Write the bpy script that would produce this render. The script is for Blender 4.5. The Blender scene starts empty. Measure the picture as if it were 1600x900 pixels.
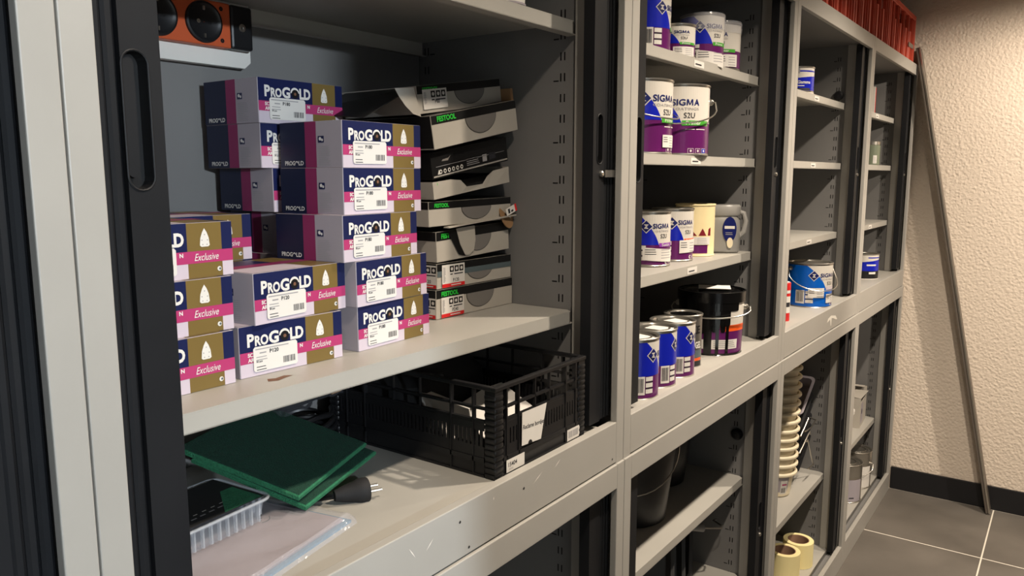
import bpy, math, random
from mathutils import Vector, Matrix, Euler
random.seed(7)
SC = bpy.context.scene
COL = SC.collection
PI = math.pi
rad = math.radians

# ------------------------------------------------------------------ camera
cam_d = bpy.data.cameras.new('camera'); cam = bpy.data.objects.new('camera', cam_d); COL.objects.link(cam)
yaw, pitch = rad(35.917), rad(-8.254)
fw = Vector((math.cos(pitch)*math.cos(yaw), math.cos(pitch)*math.sin(yaw), math.sin(pitch)))
rt = Vector((math.sin(yaw), -math.cos(yaw), 0)); up = rt.cross(fw)
cam.matrix_world = Matrix(((rt.x, up.x, -fw.x, -0.3125), (rt.y, up.y, -fw.y, -0.6771), (rt.z, up.z, -fw.z, 1.6319), (0, 0, 0, 1)))
cam_d.sensor_width = 36; cam_d.lens = 1213.4/1600*36; cam_d.clip_start = 0.02
SC.camera = cam
CAMXY = (-0.3125, -0.6771)

# ------------------------------------------------------------------ world and exposure
w = bpy.data.worlds.new('world'); SC.world = w; w.use_nodes = True
w.node_tree.nodes['Background'].inputs[0].default_value = (0.5, 0.55, 0.62, 1)
w.node_tree.nodes['Background'].inputs[1].default_value = 0.02
SC.view_settings.view_transform = 'Standard'; SC.view_settings.look = 'None'
SC.view_settings.gamma = 1.0; SC.view_settings.exposure = -0.12
SC.view_settings.use_curve_mapping = False

# lamps of the place: (x, y, z, watts, colour, cone degrees, radius)
WARM = (1.0, 0.86, 0.70)
LAMPS = [(0.28, -0.6, 2.485, 66, WARM, 138, 0.03), (1.38, -0.6, 2.485, 134, WARM, 138, 0.03),
         (2.45, -0.6, 2.485, 142, WARM, 138, 0.03), (3.50, -0.6, 2.485, 26, WARM, 150, 0.03)]
WALL_SPOT = (3.05, -1.75, 2.46, 190, WARM, 80, 0.03, (4.03, -0.55, 1.15))   # aimed at the end wall
CORRIDOR_LAMP = (-1.275, -5.0, 2.15, 840, (0.80, 0.91, 1.0), 0.05)

# ------------------------------------------------------------------ materials
def s2l(c):
    return tuple((v/255/12.92 if v/255 <= 0.04045 else ((v/255+0.055)/1.055)**2.4) for v in c)
MATS = {}
def mat(key, rgb, rough=0.5, metal=0.0, noise=0.0, nscale=8.0, bump=0.0, bscale=60.0, spec=0.5, trans=0.0, alpha=1.0, ior=1.45, emit=0.0, stretch=None, linear=False):
    if key in MATS: return MATS[key]
    m = bpy.data.materials.new(key); m.use_nodes = True
    nt = m.node_tree; b = nt.nodes['Principled BSDF']
    c = rgb if linear else s2l(rgb)
    b.inputs['Base Color'].default_value = (*c, 1)
    b.inputs['Roughness'].default_value = rough; b.inputs['Metallic'].default_value = metal
    b.inputs['Specular IOR Level'].default_value = spec
    b.inputs['IOR'].default_value = ior
    if trans: b.inputs['Transmission Weight'].default_value = trans
    if alpha < 1: b.inputs['Alpha'].default_value = alpha
    if emit:
        b.inputs['Emission Color'].default_value = (*c, 1); b.inputs['Emission Strength'].default_value = emit
    tc = None
    if noise or bump:
        tc = nt.nodes.new('ShaderNodeTexCoord')
        mp = nt.nodes.new('ShaderNodeMapping'); nt.links.new(tc.outputs['Object'], mp.inputs[0])
        if stretch: mp.inputs['Scale'].default_value = stretch
    if noise:
        n = nt.nodes.new('ShaderNodeTexNoise'); n.inputs['Scale'].default_value = nscale; n.inputs['Detail'].default_value = 6
        nt.links.new(mp.outputs[0], n.inputs['Vector'])
        r = nt.nodes.new('ShaderNodeValToRGB')
        r.color_ramp.elements[0].position = 0.3; r.color_ramp.elements[1].position = 0.72
        r.color_ramp.elements[0].color = (*[v*(1-noise) for v in c], 1)
        r.color_ramp.elements[1].color = (*[min(1, v*(1+noise*0.6)) for v in c], 1)
        nt.links.new(n.outputs[0], r.inputs[0]); nt.links.new(r.outputs[0], b.inputs['Base Color'])
        rr = nt.nodes.new('ShaderNodeMapRange'); rr.inputs[3].default_value = max(0.05, rough-0.1); rr.inputs[4].default_value = min(1, rough+0.12)
        nt.links.new(n.outputs[0], rr.inputs[0]); nt.links.new(rr.outputs[0], b.inputs['Roughness'])
    if bump:
        n2 = nt.nodes.new('ShaderNodeTexNoise'); n2.inputs['Scale'].default_value = bscale; n2.inputs['Detail'].default_value = 4
        nt.links.new(mp.outputs[0], n2.inputs['Vector'])
        bp = nt.nodes.new('ShaderNodeBump'); bp.inputs['Strength'].default_value = bump; bp.inputs['Distance'].default_value = 0.01
        nt.links.new(n2.outputs[0], bp.inputs['Height']); nt.links.new(bp.outputs[0], b.inputs['Normal'])
    MATS[key] = m
    return m
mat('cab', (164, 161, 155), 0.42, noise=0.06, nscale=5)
mat('cab_in_shade', (116, 115, 114), 0.5, noise=0.05, nscale=4)  # cabinet paint again, darkened to put the interior's shade into its colour
mat('shelf', (168, 165, 158), 0.42, noise=0.05, nscale=6)
mat('tambour', (24, 25, 28), 0.55, noise=0.1, nscale=9, spec=0.3)
mat('tambour_dark', (13, 13, 15), 0.5)
mat('steel', (200, 196, 188), 0.28, metal=1.0)
mat('steel_dull', (150, 148, 144), 0.4, metal=0.9, noise=0.15, nscale=20)
mat('tin', (178, 174, 166), 0.3, metal=0.9, noise=0.12, nscale=14)
mat('black', (24, 24, 26), 0.38)
mat('black_gloss', (10, 10, 11), 0.18)
mat('black_matt', (22, 22, 24), 0.75)
mat('dark', (30, 30, 32), 0.6)
mat('white', (216, 213, 207), 0.5)
mat('paper', (214, 210, 204), 0.7)
mat('ink', (40, 40, 46), 0.7)
mat('ink_grey', (150, 148, 150), 0.7)
mat('navy', (20, 28, 70), 0.4)
mat('navy_dark', (14, 22, 52), 0.45)
mat('pink', (170, 54, 104), 0.42)
mat('plum', (130, 38, 84), 0.45)
mat('gold', (114, 94, 50), 0.42)
mat('lilac', (196, 184, 195), 0.45)
mat('greycard', (160, 153, 160), 0.5)
mat('kraft', (150, 116, 82), 0.8, noise=0.12, nscale=20)
mat('card_white', (178, 172, 162), 0.6, noise=0.05, nscale=12)
mat('card_grey', (120, 116, 112), 0.55)
mat('card_black', (18, 18, 19), 0.4)
mat('card_blue', (84, 96, 100), 0.5)
mat('fgreen', (40, 190, 60), 0.5)
mat('red', (206, 32, 34), 0.45)
mat('orange', (186, 82, 44), 0.5)
mat('orange_red', (240, 92, 30), 0.45)
mat('can_white', (206, 201, 192), 0.3)
mat('can_blue', (18, 32, 168), 0.28)
mat('can_bright', (10, 92, 190), 0.28)
mat('can_purple', (92, 26, 90), 0.28)
mat('can_violet', (140, 60, 165), 0.3)
mat('can_green', (70, 158, 52), 0.35)
mat('can_logo', (16, 26, 92), 0.35)
mat('cream', (226, 214, 186), 0.5)
mat('cream_can', (236, 218, 170), 0.42, noise=0.1, nscale=9)
mat('burgundy', (120, 22, 36), 0.45)
mat('tape_cream', (240, 226, 168), 0.6)
mat('tape_core', (150, 118, 96), 0.8)
mat('grey_plastic', (150, 148, 144), 0.35)
mat('silver_plastic', (158, 156, 152), 0.3, metal=0.3)
mat('red_crate', (196, 74, 52), 0.42)
mat('red_crate_dark', (130, 42, 32), 0.5)
mat('green_pad', (14, 58, 44), 0.95, noise=0.25, nscale=120, bump=0.5, bscale=500)
mat('green_pad_edge', (40, 112, 78), 0.95, noise=0.2, nscale=120, bump=0.5, bscale=500)
mat('film', (205, 206, 214), 0.12, alpha=0.30, noise=0.0, bump=0.25, bscale=26)
mat('film_thin', (120, 122, 130), 0.12, alpha=0.16)
mat('clear', (190, 196, 206), 0.12, alpha=0.25)
mat('clear_rib', (200, 206, 214), 0.15, alpha=0.32)
mat('paper_pink', (150, 136, 140), 0.6, noise=0.06, nscale=8)
mat('paper_blue', (60, 112, 140), 0.5)
mat('board_grey', (96, 88, 80), 0.45, noise=0.08, nscale=6)
mat('alu', (190, 184, 174), 0.3, metal=0.9)
mat('baseboard', (26, 26, 29), 0.5)
mat('grout', (222, 216, 204), 0.8)
mat('tile', (104, 99, 93), 0.42, noise=0.28, nscale=3.2, bump=0.06, bscale=18)
mat('ceiling', (150, 146, 140), 0.9)
mat('wall_dark', (92, 90, 88), 0.9)
mat('plaster', (222, 205, 190), 0.9, noise=0.03, nscale=3)
mat('stain', (112, 78, 58), 0.8)
mat('scratch', (232, 228, 218), 0.6)
mat('bulb', (255, 226, 180), 0.4, emit=6.0)
mat('bulb_cool', (235, 242, 255), 0.4, emit=6.0)
mat('olive_glass', (110, 118, 100), 0.3)
mat('dark_blue', (12, 26, 92), 0.35)
mat('tray_grey', (70, 70, 70), 0.45)
# stippled plaster for the end wall
def stipple(key, rgb):
    m = mat(key, rgb, 0.85)
    nt = m.node_tree; b = nt.nodes['Principled BSDF']
    tc = nt.nodes.new('ShaderNodeTexCoord')
    n1 = nt.nodes.new('ShaderNodeTexNoise'); n1.inputs['Scale'].default_value = 92; n1.inputs['Detail'].default_value = 3; n1.inputs['Distortion'].default_value = 0.6
    v1 = nt.nodes.new('ShaderNodeTexVoronoi'); v1.inputs['Scale'].default_value = 80; v1.feature = 'SMOOTH_F1'
    mx = nt.nodes.new('ShaderNodeMath'); mx.operation = 'ADD'
    nt.links.new(tc.outputs['Object'], n1.inputs['Vector']); nt.links.new(tc.outputs['Object'], v1.inputs['Vector'])
    nt.links.new(n1.outputs[0], mx.inputs[0]); nt.links.new(v1.outputs[0], mx.inputs[1])
    bp = nt.nodes.new('ShaderNodeBump'); bp.inputs['Strength'].default_value = 0.6; bp.inputs['Distance'].default_value = 0.005
    nt.links.new(mx.outputs[0], bp.inputs['Height']); nt.links.new(bp.outputs[0], b.inputs['Normal'])
stipple('stipple', (226, 212, 196))

# ------------------------------------------------------------------ mesh builder
class MB:
    def __init__(s, T=None): s.v = []; s.f = []; s.m = []; s.keys = []; s.T = T
    def k(s, key):
        if key not in s.keys: s.keys.append(key)
        return s.keys.index(key)
    def add(s, vs, fs, key):
        o = len(s.v); i = s.k(key)
        s.v += [tuple(s.T(p)) if s.T else tuple(p) for p in vs]
        for f in fs: s.f.append(tuple(o+q for q in f)); s.m.append(i)
        return s
    def box(s, a, b, key):
        (x0, y0, z0), (x1, y1, z1) = a, b
        vs = [(x0, y0, z0), (x1, y0, z0), (x1, y1, z0), (x0, y1, z0), (x0, y0, z1), (x1, y0, z1), (x1, y1, z1), (x0, y1, z1)]
        return s.add(vs, [(0, 3, 2, 1), (4, 5, 6, 7), (0, 1, 5, 4), (1, 2, 6, 5), (2, 3, 7, 6), (3, 0, 4, 7)], key)
    def prism(s, poly, z0, z1, key):                 # poly in xy, counter-clockwise
        n = len(poly)
        vs = [(x, y, z0) for x, y in poly]+[(x, y, z1) for x, y in poly]
        fs = [tuple(range(n-1, -1, -1)), tuple(range(n, 2*n))]+[(i, (i+1) % n, n+(i+1) % n, n+i) for i in range(n)]
        return s.add(vs, fs, key)
    def lathe(s, prof, key, n=40, c=(0, 0), sx=1.0, sy=1.0, close=False):
        vs = []; fs = []
        for r, z in prof:
            for i in range(n):
                a = 2*PI*i/n; vs.append((c[0]+sx*r*math.cos(a), c[1]+sy*r*math.sin(a), z))
        for j in range(len(prof)-1):
            for i in range(n):
                fs.append((j*n+i, j*n+(i+1) % n, (j+1)*n+(i+1) % n, (j+1)*n+i))
        if close:
            fs.append(tuple(range(n-1, -1, -1))); fs.append(tuple((len(prof)-1)*n+i for i in range(n)))
        return s.add(vs, fs, key)
    def tube(s, path, r, key, n=8, closed=False):
        P = [Vector(p) for p in path]; L = len(P); vs = []; fs = []
        prev = None
        for i in range(L):
            a = P[i-1] if (i > 0 or closed) else P[i]; b = P[(i+1) % L] if (i < L-1 or closed) else P[i]
            t = (b-a).normalized()
            ref = Vector((0, 0, 1)) if abs(t.z) < 0.9 else Vector((1, 0, 0))
            u = t.cross(ref).normalized() if prev is None else (prev-t*prev.dot(t)).normalized()
            prev = u; w_ = t.cross(u)
            rr = r[i] if isinstance(r, (list, tuple)) else r
            for q in range(n):
                an = 2*PI*q/n; vs.append(P[i]+u*rr*math.cos(an)+w_*rr*math.sin(an))
        for i in range(L if closed else L-1):
            for q in range(n):
                fs.append((i*n+q, i*n+(q+1) % n, ((i+1) % L)*n+(q+1) % n, ((i+1) % L)*n+q))
        if not closed:
            fs.append(tuple(range(n-1, -1, -1))); fs.append(tuple((L-1)*n+q for q in range(n)))
        return s.add(vs, fs, key)
    def loft(s, rings, key, caps=True):
        n = len(rings[0]); vs = [p for r in rings for p in r]; fs = []
        for j in range(len(rings)-1):
            for i in range(n): fs.append((j*n+i, j*n+(i+1) % n, (j+1)*n+(i+1) % n, (j+1)*n+i))
        if caps: fs.append(tuple(range(n-1, -1, -1))); fs.append(tuple((len(rings)-1)*n+i for i in range(n)))
        return s.add(vs, fs, key)
    def mesh(s, name, smooth=False, angle=35):
        me = bpy.data.meshes.new(name); me.from_pydata(s.v, [], s.f)
        for k_ in s.keys: me.materials.append(MATS[k_])
        me.polygons.foreach_set('material_index', s.m)
        if smooth:
            me.polygons.foreach_set('use_smooth', [True]*len(me.polygons)); me.set_sharp_from_angle(angle=rad(angle))
        me.update(); return me
def link(name, data, parent=None, loc=None, rot=None):
    o = bpy.data.objects.new(name, data); COL.objects.link(o)
    if parent: o.parent = parent
    if loc: o.location = loc
    if rot: o.rotation_euler = rot
    return o
def bev(o, w_=0.0012, seg=2, ang=40):
    m = o.modifiers.new('bevel', 'BEVEL'); m.width = w_; m.segments = seg; m.limit_method = 'ANGLE'; m.angle_limit = rad(ang)
    m.harden_normals = False
    return o
def part(name, mb, parent, smooth=False, bevel=0, **k):
    o = link(name, mb.mesh(name, smooth), parent, **k)
    if bevel: bev(o, bevel)
    return o
def thing(name, label, cat, loc=(0, 0, 0), rot=(0, 0, 0), group=None):
    o = link(name, None, None, loc, rot); o.empty_display_size = 0.05
    o['label'] = label; o['category'] = cat
    if group: o['group'] = group
    return o
def tag(o, label, cat, group=None):
    o['label'] = label; o['category'] = cat
    if group: o['group'] = group
    return o
def struct(name, mb, **k):
    o = part(name, mb, None, **k); o['kind'] = 'structure'; return o
def clone(o, parent=None):
    c = o.copy(); COL.objects.link(c); c.parent = parent
    for ch in list(o.children): clone(ch, c)
    return c

# ------------------------------------------------------------------ lettering and flat print
TXT = {}
def text_tris(st, off=0.0, shear=0.0):
    kk = (st, off, shear)
    if kk in TXT: return TXT[kk]
    cu = bpy.data.curves.new('t', 'FONT'); cu.body = st; cu.size = 1; cu.offset = off; cu.shear = shear; cu.resolution_u = 3
    ob = bpy.data.objects.new('t', cu); COL.objects.link(ob)
    dg = bpy.context.evaluated_depsgraph_get(); dg.update()
    me = ob.evaluated_get(dg).to_mesh(); me.calc_loop_triangles()
    V = [(v.co.x, v.co.y) for v in me.vertices]
    T = [tuple(V[i] for i in t.vertices) for t in me.loop_triangles]
    ob.evaluated_get(dg).to_mesh_clear(); bpy.data.objects.remove(ob); bpy.data.curves.remove(cu)
    xs = [p[0] for p in V] or [0, 1]
    TXT[kk] = (T, min(xs), max(xs))
    return TXT[kk]
class Decal:
    """flat print laid on a plane (origin, U, V) or round a can (centre axis, radius, facing angle)"""
    def __init__(s, O=None, U=None, V=None, cyl=None, eps=0.00022, base=0.0003, taper=0.0):
        s.mb = MB(); s.eps = eps; s.base = base; s.cyl = cyl; s.taper = taper
        if O is not None: s.O = Vector(O); s.U = Vector(U); s.V = Vector(V); s.N = s.U.cross(s.V).normalized()
    def P(s, u, v, l):
        d = s.base+s.eps*l
        if s.cyl:
            r, th = s.cyl; r2 = r+s.taper*v
            a = th+u/r
            return ((r2+d)*math.cos(a), (r2+d)*math.sin(a), v)
        return s.O+s.U*u+s.V*v+s.N*d
    def strip(s, u0, u1, lo, hi, key, l=0, n=None):
        n = n or (max(1, int(abs(u1-u0)/0.006)) if s.cyl else 1)
        vs = []; fs = []
        for i in range(n+1):
            u = u0+(u1-u0)*i/n; vs += [s.P(u, lo(u), l), s.P(u, hi(u), l)]
        for i in range(n): fs.append((2*i, 2*i+2, 2*i+3, 2*i+1))
        s.mb.add(vs, fs, key)
    def rect(s, u0, v0, u1, v1, key, l=0): s.strip(u0, u1, lambda u: v0, lambda u: v1, key, l)
    def tri(s, pts, key, l=0, ml=0.006, depth=0):
        if s.cyl and depth < 4:
            d = [abs(pts[i][0]-pts[(i+1) % 3][0]) for i in range(3)]; i = d.index(max(d))
            if d[i] > ml:
                a, b, c = pts[i], pts[(i+1) % 3], pts[(i+2) % 3]; m = ((a[0]+b[0])/2, (a[1]+b[1])/2)
                s.tri((a, m, c), key, l, ml, depth+1); s.tri((m, b, c), key, l, ml, depth+1); return
        s.mb.add([s.P(u, v, l) for u, v in pts], [(0, 1, 2)], key)
    def poly(s, pts, key, l=0):
        if s.cyl:
            for i in range(1, len(pts)-1): s.tri((pts[0], pts[i], pts[i+1]), key, l)
        else: s.mb.add([s.P(u, v, l) for u, v in pts], [tuple(range(len(pts)))], key)
    def disc(s, cu, cv, r, key, l=0, a0=0, a1=2*PI, n=20, ru=None):
        ru = ru or r
        pts = [(cu+ru*math.cos(a0+(a1-a0)*i/n), cv+r*math.sin(a0+(a1-a0)*i/n)) for i in range(n+(0 if a1-a0 > 6.2 else 1))]
        s.poly(pts, key, l)
    def text(s, st, u, v, h, key, l=1, width=None, off=0.012, shear=0.0):
        T, x0, x1 = text_tris(st, off, shear)
        sv = h/0.70; su = (width/(x1-x0)) if width else sv
        for t in T: s.tri(tuple((u+(p[0]-x0)*su, v+p[1]*sv) for p in t), key, l)
    def barcode(s, u0, v0, u1, v1, l=1, key='ink', n=11):
        rn = random.Random(3); x = u0; step = (u1-u0)/n
        for i in range(n):
            wd = step*(0.35+0.4*rn.random()); s.rect(x, v0, x+wd, v1, key, l); x += step
    def lines(s, u0, v0, u1, v1, n, l=1, key='ink_grey', fill=0.35):
        rn = random.Random(5)
        for i in range(n):
            v = v1-(v1-v0)*(i+0.8)/n
            s.rect(u0, v, u0+(u1-u0)*(0.6+0.4*rn.random()), v+(v1-v0)/n*fill, key, l)
    def make(s, name, parent):
        return link(name, s.mb.mesh(name), parent)

# ------------------------------------------------------------------ the room
WALLX = 4.03; YF = -2.4; XL = -2.6; CEIL = 2.52
# floor: grout bed plus tiles
fl = struct('floor', MB().box((XL, -6.0, -0.06), (WALLX, 0.56, -0.0008), 'grout'))
tx = [3.42-0.6*i for i in range(-1, 11)]; ty = [-0.47+0.6*i for i in range(-4, 2)]
for x0 in tx:
    for y0 in ty:
        a = max(x0+0.004, XL); b = min(x0+0.596, WALLX); c = max(y0+0.003, YF); d = min(y0+0.597, 0.55)
        if b-a < 0.02 or d-c < 0.02: continue
        o = part('floor_tile', MB().box((a, c, -0.0008), (b, d, 0.0), 'tile'), fl); bev(o, 0.0003, 1)
struct('wall_right', MB().box((WALLX, -6.0, 0), (WALLX+0.1, 0.66, CEIL), 'stipple'))
struct('wall_back', MB().box((XL, 0.56, 0), (WALLX, 0.66, CEIL), 'plaster'))
struct('wall_left', MB().box((XL-0.1, -6.0, 0), (XL, 0.66, CEIL), 'wall_dark'))
struct('wall_far', MB().box((XL-0.1, -6.1, 0), (WALLX+0.1, -6.0, CEIL), 'wall_dark'))
struct('ceiling', MB().box((XL-0.1, -6.1, CEIL), (WALLX+0.1, 0.66, CEIL+0.1), 'ceiling'))
JX = -0.357   # right jamb of the doorway behind the camera
m_ = MB(); m_.box((JX, YF-0.1, 0), (WALLX, YF, CEIL), 'wall_dark'); m_.box((XL, YF-0.1, 0), (JX-1.5, YF, CEIL), 'wall_dark'); m_.box((JX-1.5, YF-0.1, 2.35), (JX, YF, CEIL), 'wall_dark')
struct('wall_front', m_)
struct('baseboard_right', MB().box((WALLX-0.012, YF, 0), (WALLX, 0.0, 0.118), 'baseboard'), bevel=0.002)
struct('baseboard_front', MB().box((JX, YF, 0), (WALLX-0.012, YF+0.012, 0.118), 'baseboard'))

# ------------------------------------------------------------------ lamps
def downlight(x, y, z, watts, colr, cone, rd, label):
    t = thing('ceiling_downlight', label, 'lamp', (x, y, CEIL), group='recessed ceiling downlights')
    part('trim_ring', MB().lathe([(0.062, 0), (0.06, -0.006), (0.047, -0.008), (0.044, 0.0)], 'white', 32), t, smooth=True)
    part('lens', MB().lathe([(0.044, -0.003), (0.0005, -0.003)], 'bulb', 32), t)
    ld = bpy.data.lights.new('downlight_light', 'SPOT'); ld.energy = watts; ld.color = colr; ld.spot_size = rad(cone); ld.spot_blend = 0.9; ld.shadow_soft_size = rd
    lo = bpy.data.objects.new('downlight_light', ld); COL.objects.link(lo); lo.location = (x, y, z)
    return t
names = ['above the sandpaper cabinet', 'above the paint shelves', 'above the third cabinet column', 'beside the end wall']
for q, L in zip(names, LAMPS): downlight(*L, 'round recessed ceiling downlight '+q)
def wall_spot(x, y, z, watts, colr, cone, rd, aim):
    t = thing('ceiling_spotlight', 'swivel ceiling spotlight aimed at the end wall', 'lamp', (x, y, CEIL))
    part('ceiling_cap', MB().lathe([(0.045, 0), (0.045, -0.012), (0.0005, -0.012)], 'white', 28), t, smooth=True)
    dv = (Vector(aim)-Vector((x, y, z))).normalized(); q = dv.to_track_quat('-Z', 'Y')
    part('lamp_head', MB(lambda p: q @ Vector(p)+Vector((0, 0, z-CEIL))).lathe([(0.0005, 0.07), (0.03, 0.07), (0.036, 0.06), (0.036, 0.0), (0.033, 0.0), (0.033, 0.055)], 'white', 28), t, smooth=True)
    part('lens', MB(lambda p: q @ Vector(p)+Vector((0, 0, z-CEIL))).lathe([(0.033, 0.008), (0.0005, 0.008)], 'bulb', 28), t)
    ld = bpy.data.lights.new('spotlight_light', 'SPOT'); ld.energy = watts; ld.color = colr; ld.spot_size = rad(cone); ld.spot_blend = 0.35; ld.shadow_soft_size = rd
    lo = bpy.data.objects.new('spotlight_light', ld); COL.objects.link(lo); lo.location = Vector((x, y, z))+dv*0.005; lo.rotation_euler = q.to_euler()
wall_spot(*WALL_SPOT)
x, y, z, e, c, r_ = CORRIDOR_LAMP
t = thing('corridor_lamp', 'cool white globe lamp in the corridor beyond the doorway', 'lamp', (x, y, CEIL))
part('globe', MB().lathe([(0.001, -0.28), (0.05, -0.255), (0.062, -0.21), (0.05, -0.165), (0.02, -0.15)], 'bulb_cool', 24), t, smooth=True)
part('stem', MB().tube([(0, 0, 0), (0, 0, -0.155)], 0.008, 'white'), t)
ld = bpy.data.lights.new('corridor_light', 'POINT'); ld.energy = e; ld.color = c; ld.shadow_soft_size = r_
lo = bpy.data.objects.new('corridor_light', ld); COL.objects.link(lo); lo.location = (x, y+0.12, z)

# ------------------------------------------------------------------ tambour cabinets
def grid_with_holes(mb, ys, zs, holes, X, key, flip=False):
    Y = sorted(set([ys[0], ys[1]]+[h[i] for h in holes for i in (0, 1)])); Z = sorted(set([zs[0], zs[1]]+[h[i] for h in holes for i in (2, 3)]))
    idx = {}; vs = []; fs = []
    hs = set()
    for h in holes:
        for i in range(len(Y)-1):
            if Y[i] >= h[0]-1e-9 and Y[i+1] <= h[1]+1e-9:
                for j in range(len(Z)-1):
                    if Z[j] >= h[2]-1e-9 and Z[j+1] <= h[3]+1e-9: hs.add((i, j))
    for j, zz in enumerate(Z):
        for i, yy in enumerate(Y): idx[i, j] = len(vs); vs.append((X, yy, zz))
    for i in range(len(Y)-1):
        for j in range(len(Z)-1):
            if (i, j) in hs: continue
            f = (idx[i, j], idx[i, j+1], idx[i+1, j+1], idx[i+1, j])
            fs.append(f[::-1] if flip else f)
    mb.add(vs, fs, key)
CW, CH = 1.0, 1.08
CACHE = {}
def cached(key, fn, smooth=False):
    if key not in CACHE: CACHE[key] = fn().mesh(key.split('|')[0], smooth)
    return CACHE[key]
def side_wall(lower, right):
    mb = MB(); holes = []
    z = 0.13
    i = 0
    while z < CH-0.07:
        for yc in (0.1062, 0.1145, 0.4415, 0.4505): holes.append((yc-0.0014, yc+0.0014, z-0.0075, z+0.0075))
        if i % 5 in (1, 3): 
            holes.append((0.119, 0.1305, z-0.0075, z-0.0050)); holes.append((0.424, 0.4365, z-0.0075, z-0.0050))
        z += 0.0376; i += 1
    X = 0.94 if right else 0.06
    grid_with_holes(mb, (0.06, 0.467), (0.02, CH-0.01), holes, X, 'cab_in_shade', flip=not right)
    return mb
def plate_hole(mb, rect, ring, y, depth, key, pocket):
    """front plate facing -y with a recessed pocket"""
    x0, z0, x1, z1 = rect; cx = sum(p[0] for p in ring)/len(ring); cz = sum(p[1] for p in ring)/len(ring)
    out = []
    for (px, pz) in ring:
        dx, dz = px-cx, pz-cz; ts = []
        if abs(dx) > 1e-9: ts.append(((x1 if dx > 0 else x0)-cx)/dx)
        if abs(dz) > 1e-9: ts.append(((z1 if dz > 0 else z0)-cz)/dz)
        tt = min(ts); out.append((cx+dx*tt, cz+dz*tt))
    # snap nearest outer points to corners
    for c_ in ((x0, z0), (x1, z0), (x1, z1), (x0, z1)):
        i = min(range(len(out)), key=lambda q: (out[q][0]-c_[0])**2+(out[q][1]-c_[1])**2); out[i] = c_
    n = len(ring)
    vs = [(a, y, b) for a, b in ring]+[(a, y, b) for a, b in out]
    mb.add(vs, [(i, n+i, n+(i+1) % n, (i+1) % n) for i in range(n)], key)
    vs = [(a, y, b) for a, b in ring]+[(cx+(a-cx)*0.9, y+depth, cz+(b-cz)*0.98) for a, b in ring]
    mb.add(vs, [(i, (i+1) % n, n+(i+1) % n, n+i) for i in range(n)]+[tuple(range(n, 2*n))], pocket)
def capsule(cx, z0, z1, r, n=10):
    pts = []
    for i in range(n+1): a = PI*i/n; pts.append((cx+r*math.cos(a), z1-r+r*math.sin(a)))
    k = 12
    for i in range(1, k): pts.append((cx-r, z1-r+(z0-z1+2*r)*i/k))
    for i in range(n+1): a = PI+PI*i/n; pts.append((cx+r*math.cos(a), z0+r+r*math.sin(a)))
    for i in range(1, k): pts.append((cx+r, z0+r+(z1-z0-2*r)*i/k))
    return pts
def bar_mesh(right):
    mb = MB(); zb, zt = 0.09, CH-0.045
    x0, x1 = (0.900, 0.938) if right else (0.0605, 0.0985)
    h0, h1 = (0.535+0.0, 0.665)
    if right: cx, hz0, hz1, r = 0.923, 0.572, 0.660, 0.0085
    else: cx, hz0, hz1, r = 0.0735, 0.538, 0.664, 0.0115
    mb.box((x0, 0.02, zb), (x1, 0.042, hz0-0.02), 'tambour'); mb.box((x0, 0.02, hz1+0.02), (x1, 0.042, zt), 'tambour')
    ring = capsule(cx, hz0, hz1, r)
    plate_hole(mb, (x0, hz0-0.02, x1, hz1+0.02), ring, 0.02, 0.014, 'tambour', 'tambour_dark')
    # sides and back of the middle section
    a, b = hz0-0.02, hz1+0.02
    mb.add([(x0, 0.02, a), (x0, 0.042, a), (x0, 0.042, b), (x0, 0.02, b)], [(0, 3, 2, 1)], 'tambour')
    mb.add([(x1, 0.02, a), (x1, 0.042, a), (x1, 0.042, b), (x1, 0.02, b)], [(0, 1, 2, 3)], 'tambour')
    mb.add([(x0, 0.042, a), (x1, 0.042, a), (x1, 0.042, b), (x0, 0.042, b)], [(0, 3, 2, 1)], 'tambour')
    return mb
def pull_mesh(right):
    mb = MB()
    cx, z0, z1, r = (0.923, 0.572, 0.660, 0.0085) if right else (0.0735, 0.538, 0.664, 0.0115)
    # raised rim round the pocket and the finger lip inside it
    ring = capsule(cx, z0, z1, r+0.0012)
    mb.tube([(p[0], 0.0198, p[1]) for p in ring], 0.0012, 'tambour', 6, closed=True)
    lip = capsule(cx-r*0.42, z0+0.012, z1-0.006, r*0.5)
    mb.loft([[(p[0], 0.033, p[1]) for p in lip], [(p[0], 0.0235, p[1]) for p in lip]][::-1], 'tambour')
    return mb
def slat_mesh():
    return MB().prism([(0, 0.026), (0.003, 0.0235), (0.008, 0.0235), (0.011, 0.026), (0.011, 0.033), (0, 0.033)], 0.09, CH-0.045, 'tambour')
def shelf_mesh():
    mb = MB(); x0, x1, y0, y1 = 0.0615, 0.9385, 0.08, 0.458; c = 0.014
    mb.prism([(x0, y0+c), (x0+c*0.8, y0), (x1-c*0.8, y0), (x1, y0+c), (x1, y1), (x0, y1)], -0.0015, 0, 'shelf')
    mb.box((x0+c, y0, -0.024), (x1-c, y0+0.0015, -0.0016), 'shelf')
    mb.add([(x0+c*0.8, y0, -0.024), (x0, y0+c, -0.024), (x0, y0+c, -0.0015), (x0+c*0.8, y0, -0.0015)], [(0, 3, 2, 1)], 'shelf')
    mb.add([(x1-c*0.8, y0, -0.024), (x1, y0+c, -0.024), (x1, y0+c, -0.0015), (x1-c*0.8, y0, -0.0015)], [(0, 1, 2, 3)], 'shelf')
    mb.box((x0, y0, -0.024), (x1, y0+0.02, -0.0225), 'shelf')
    mb.box((x0, y1-0.0015, -0.03), (x1, y1, -0.0016), 'shelf')
    mb.box((x0, y1-0.012, -0.03), (x1, y1-0.0015, -0.028), 'shelf')
    return mb
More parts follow.
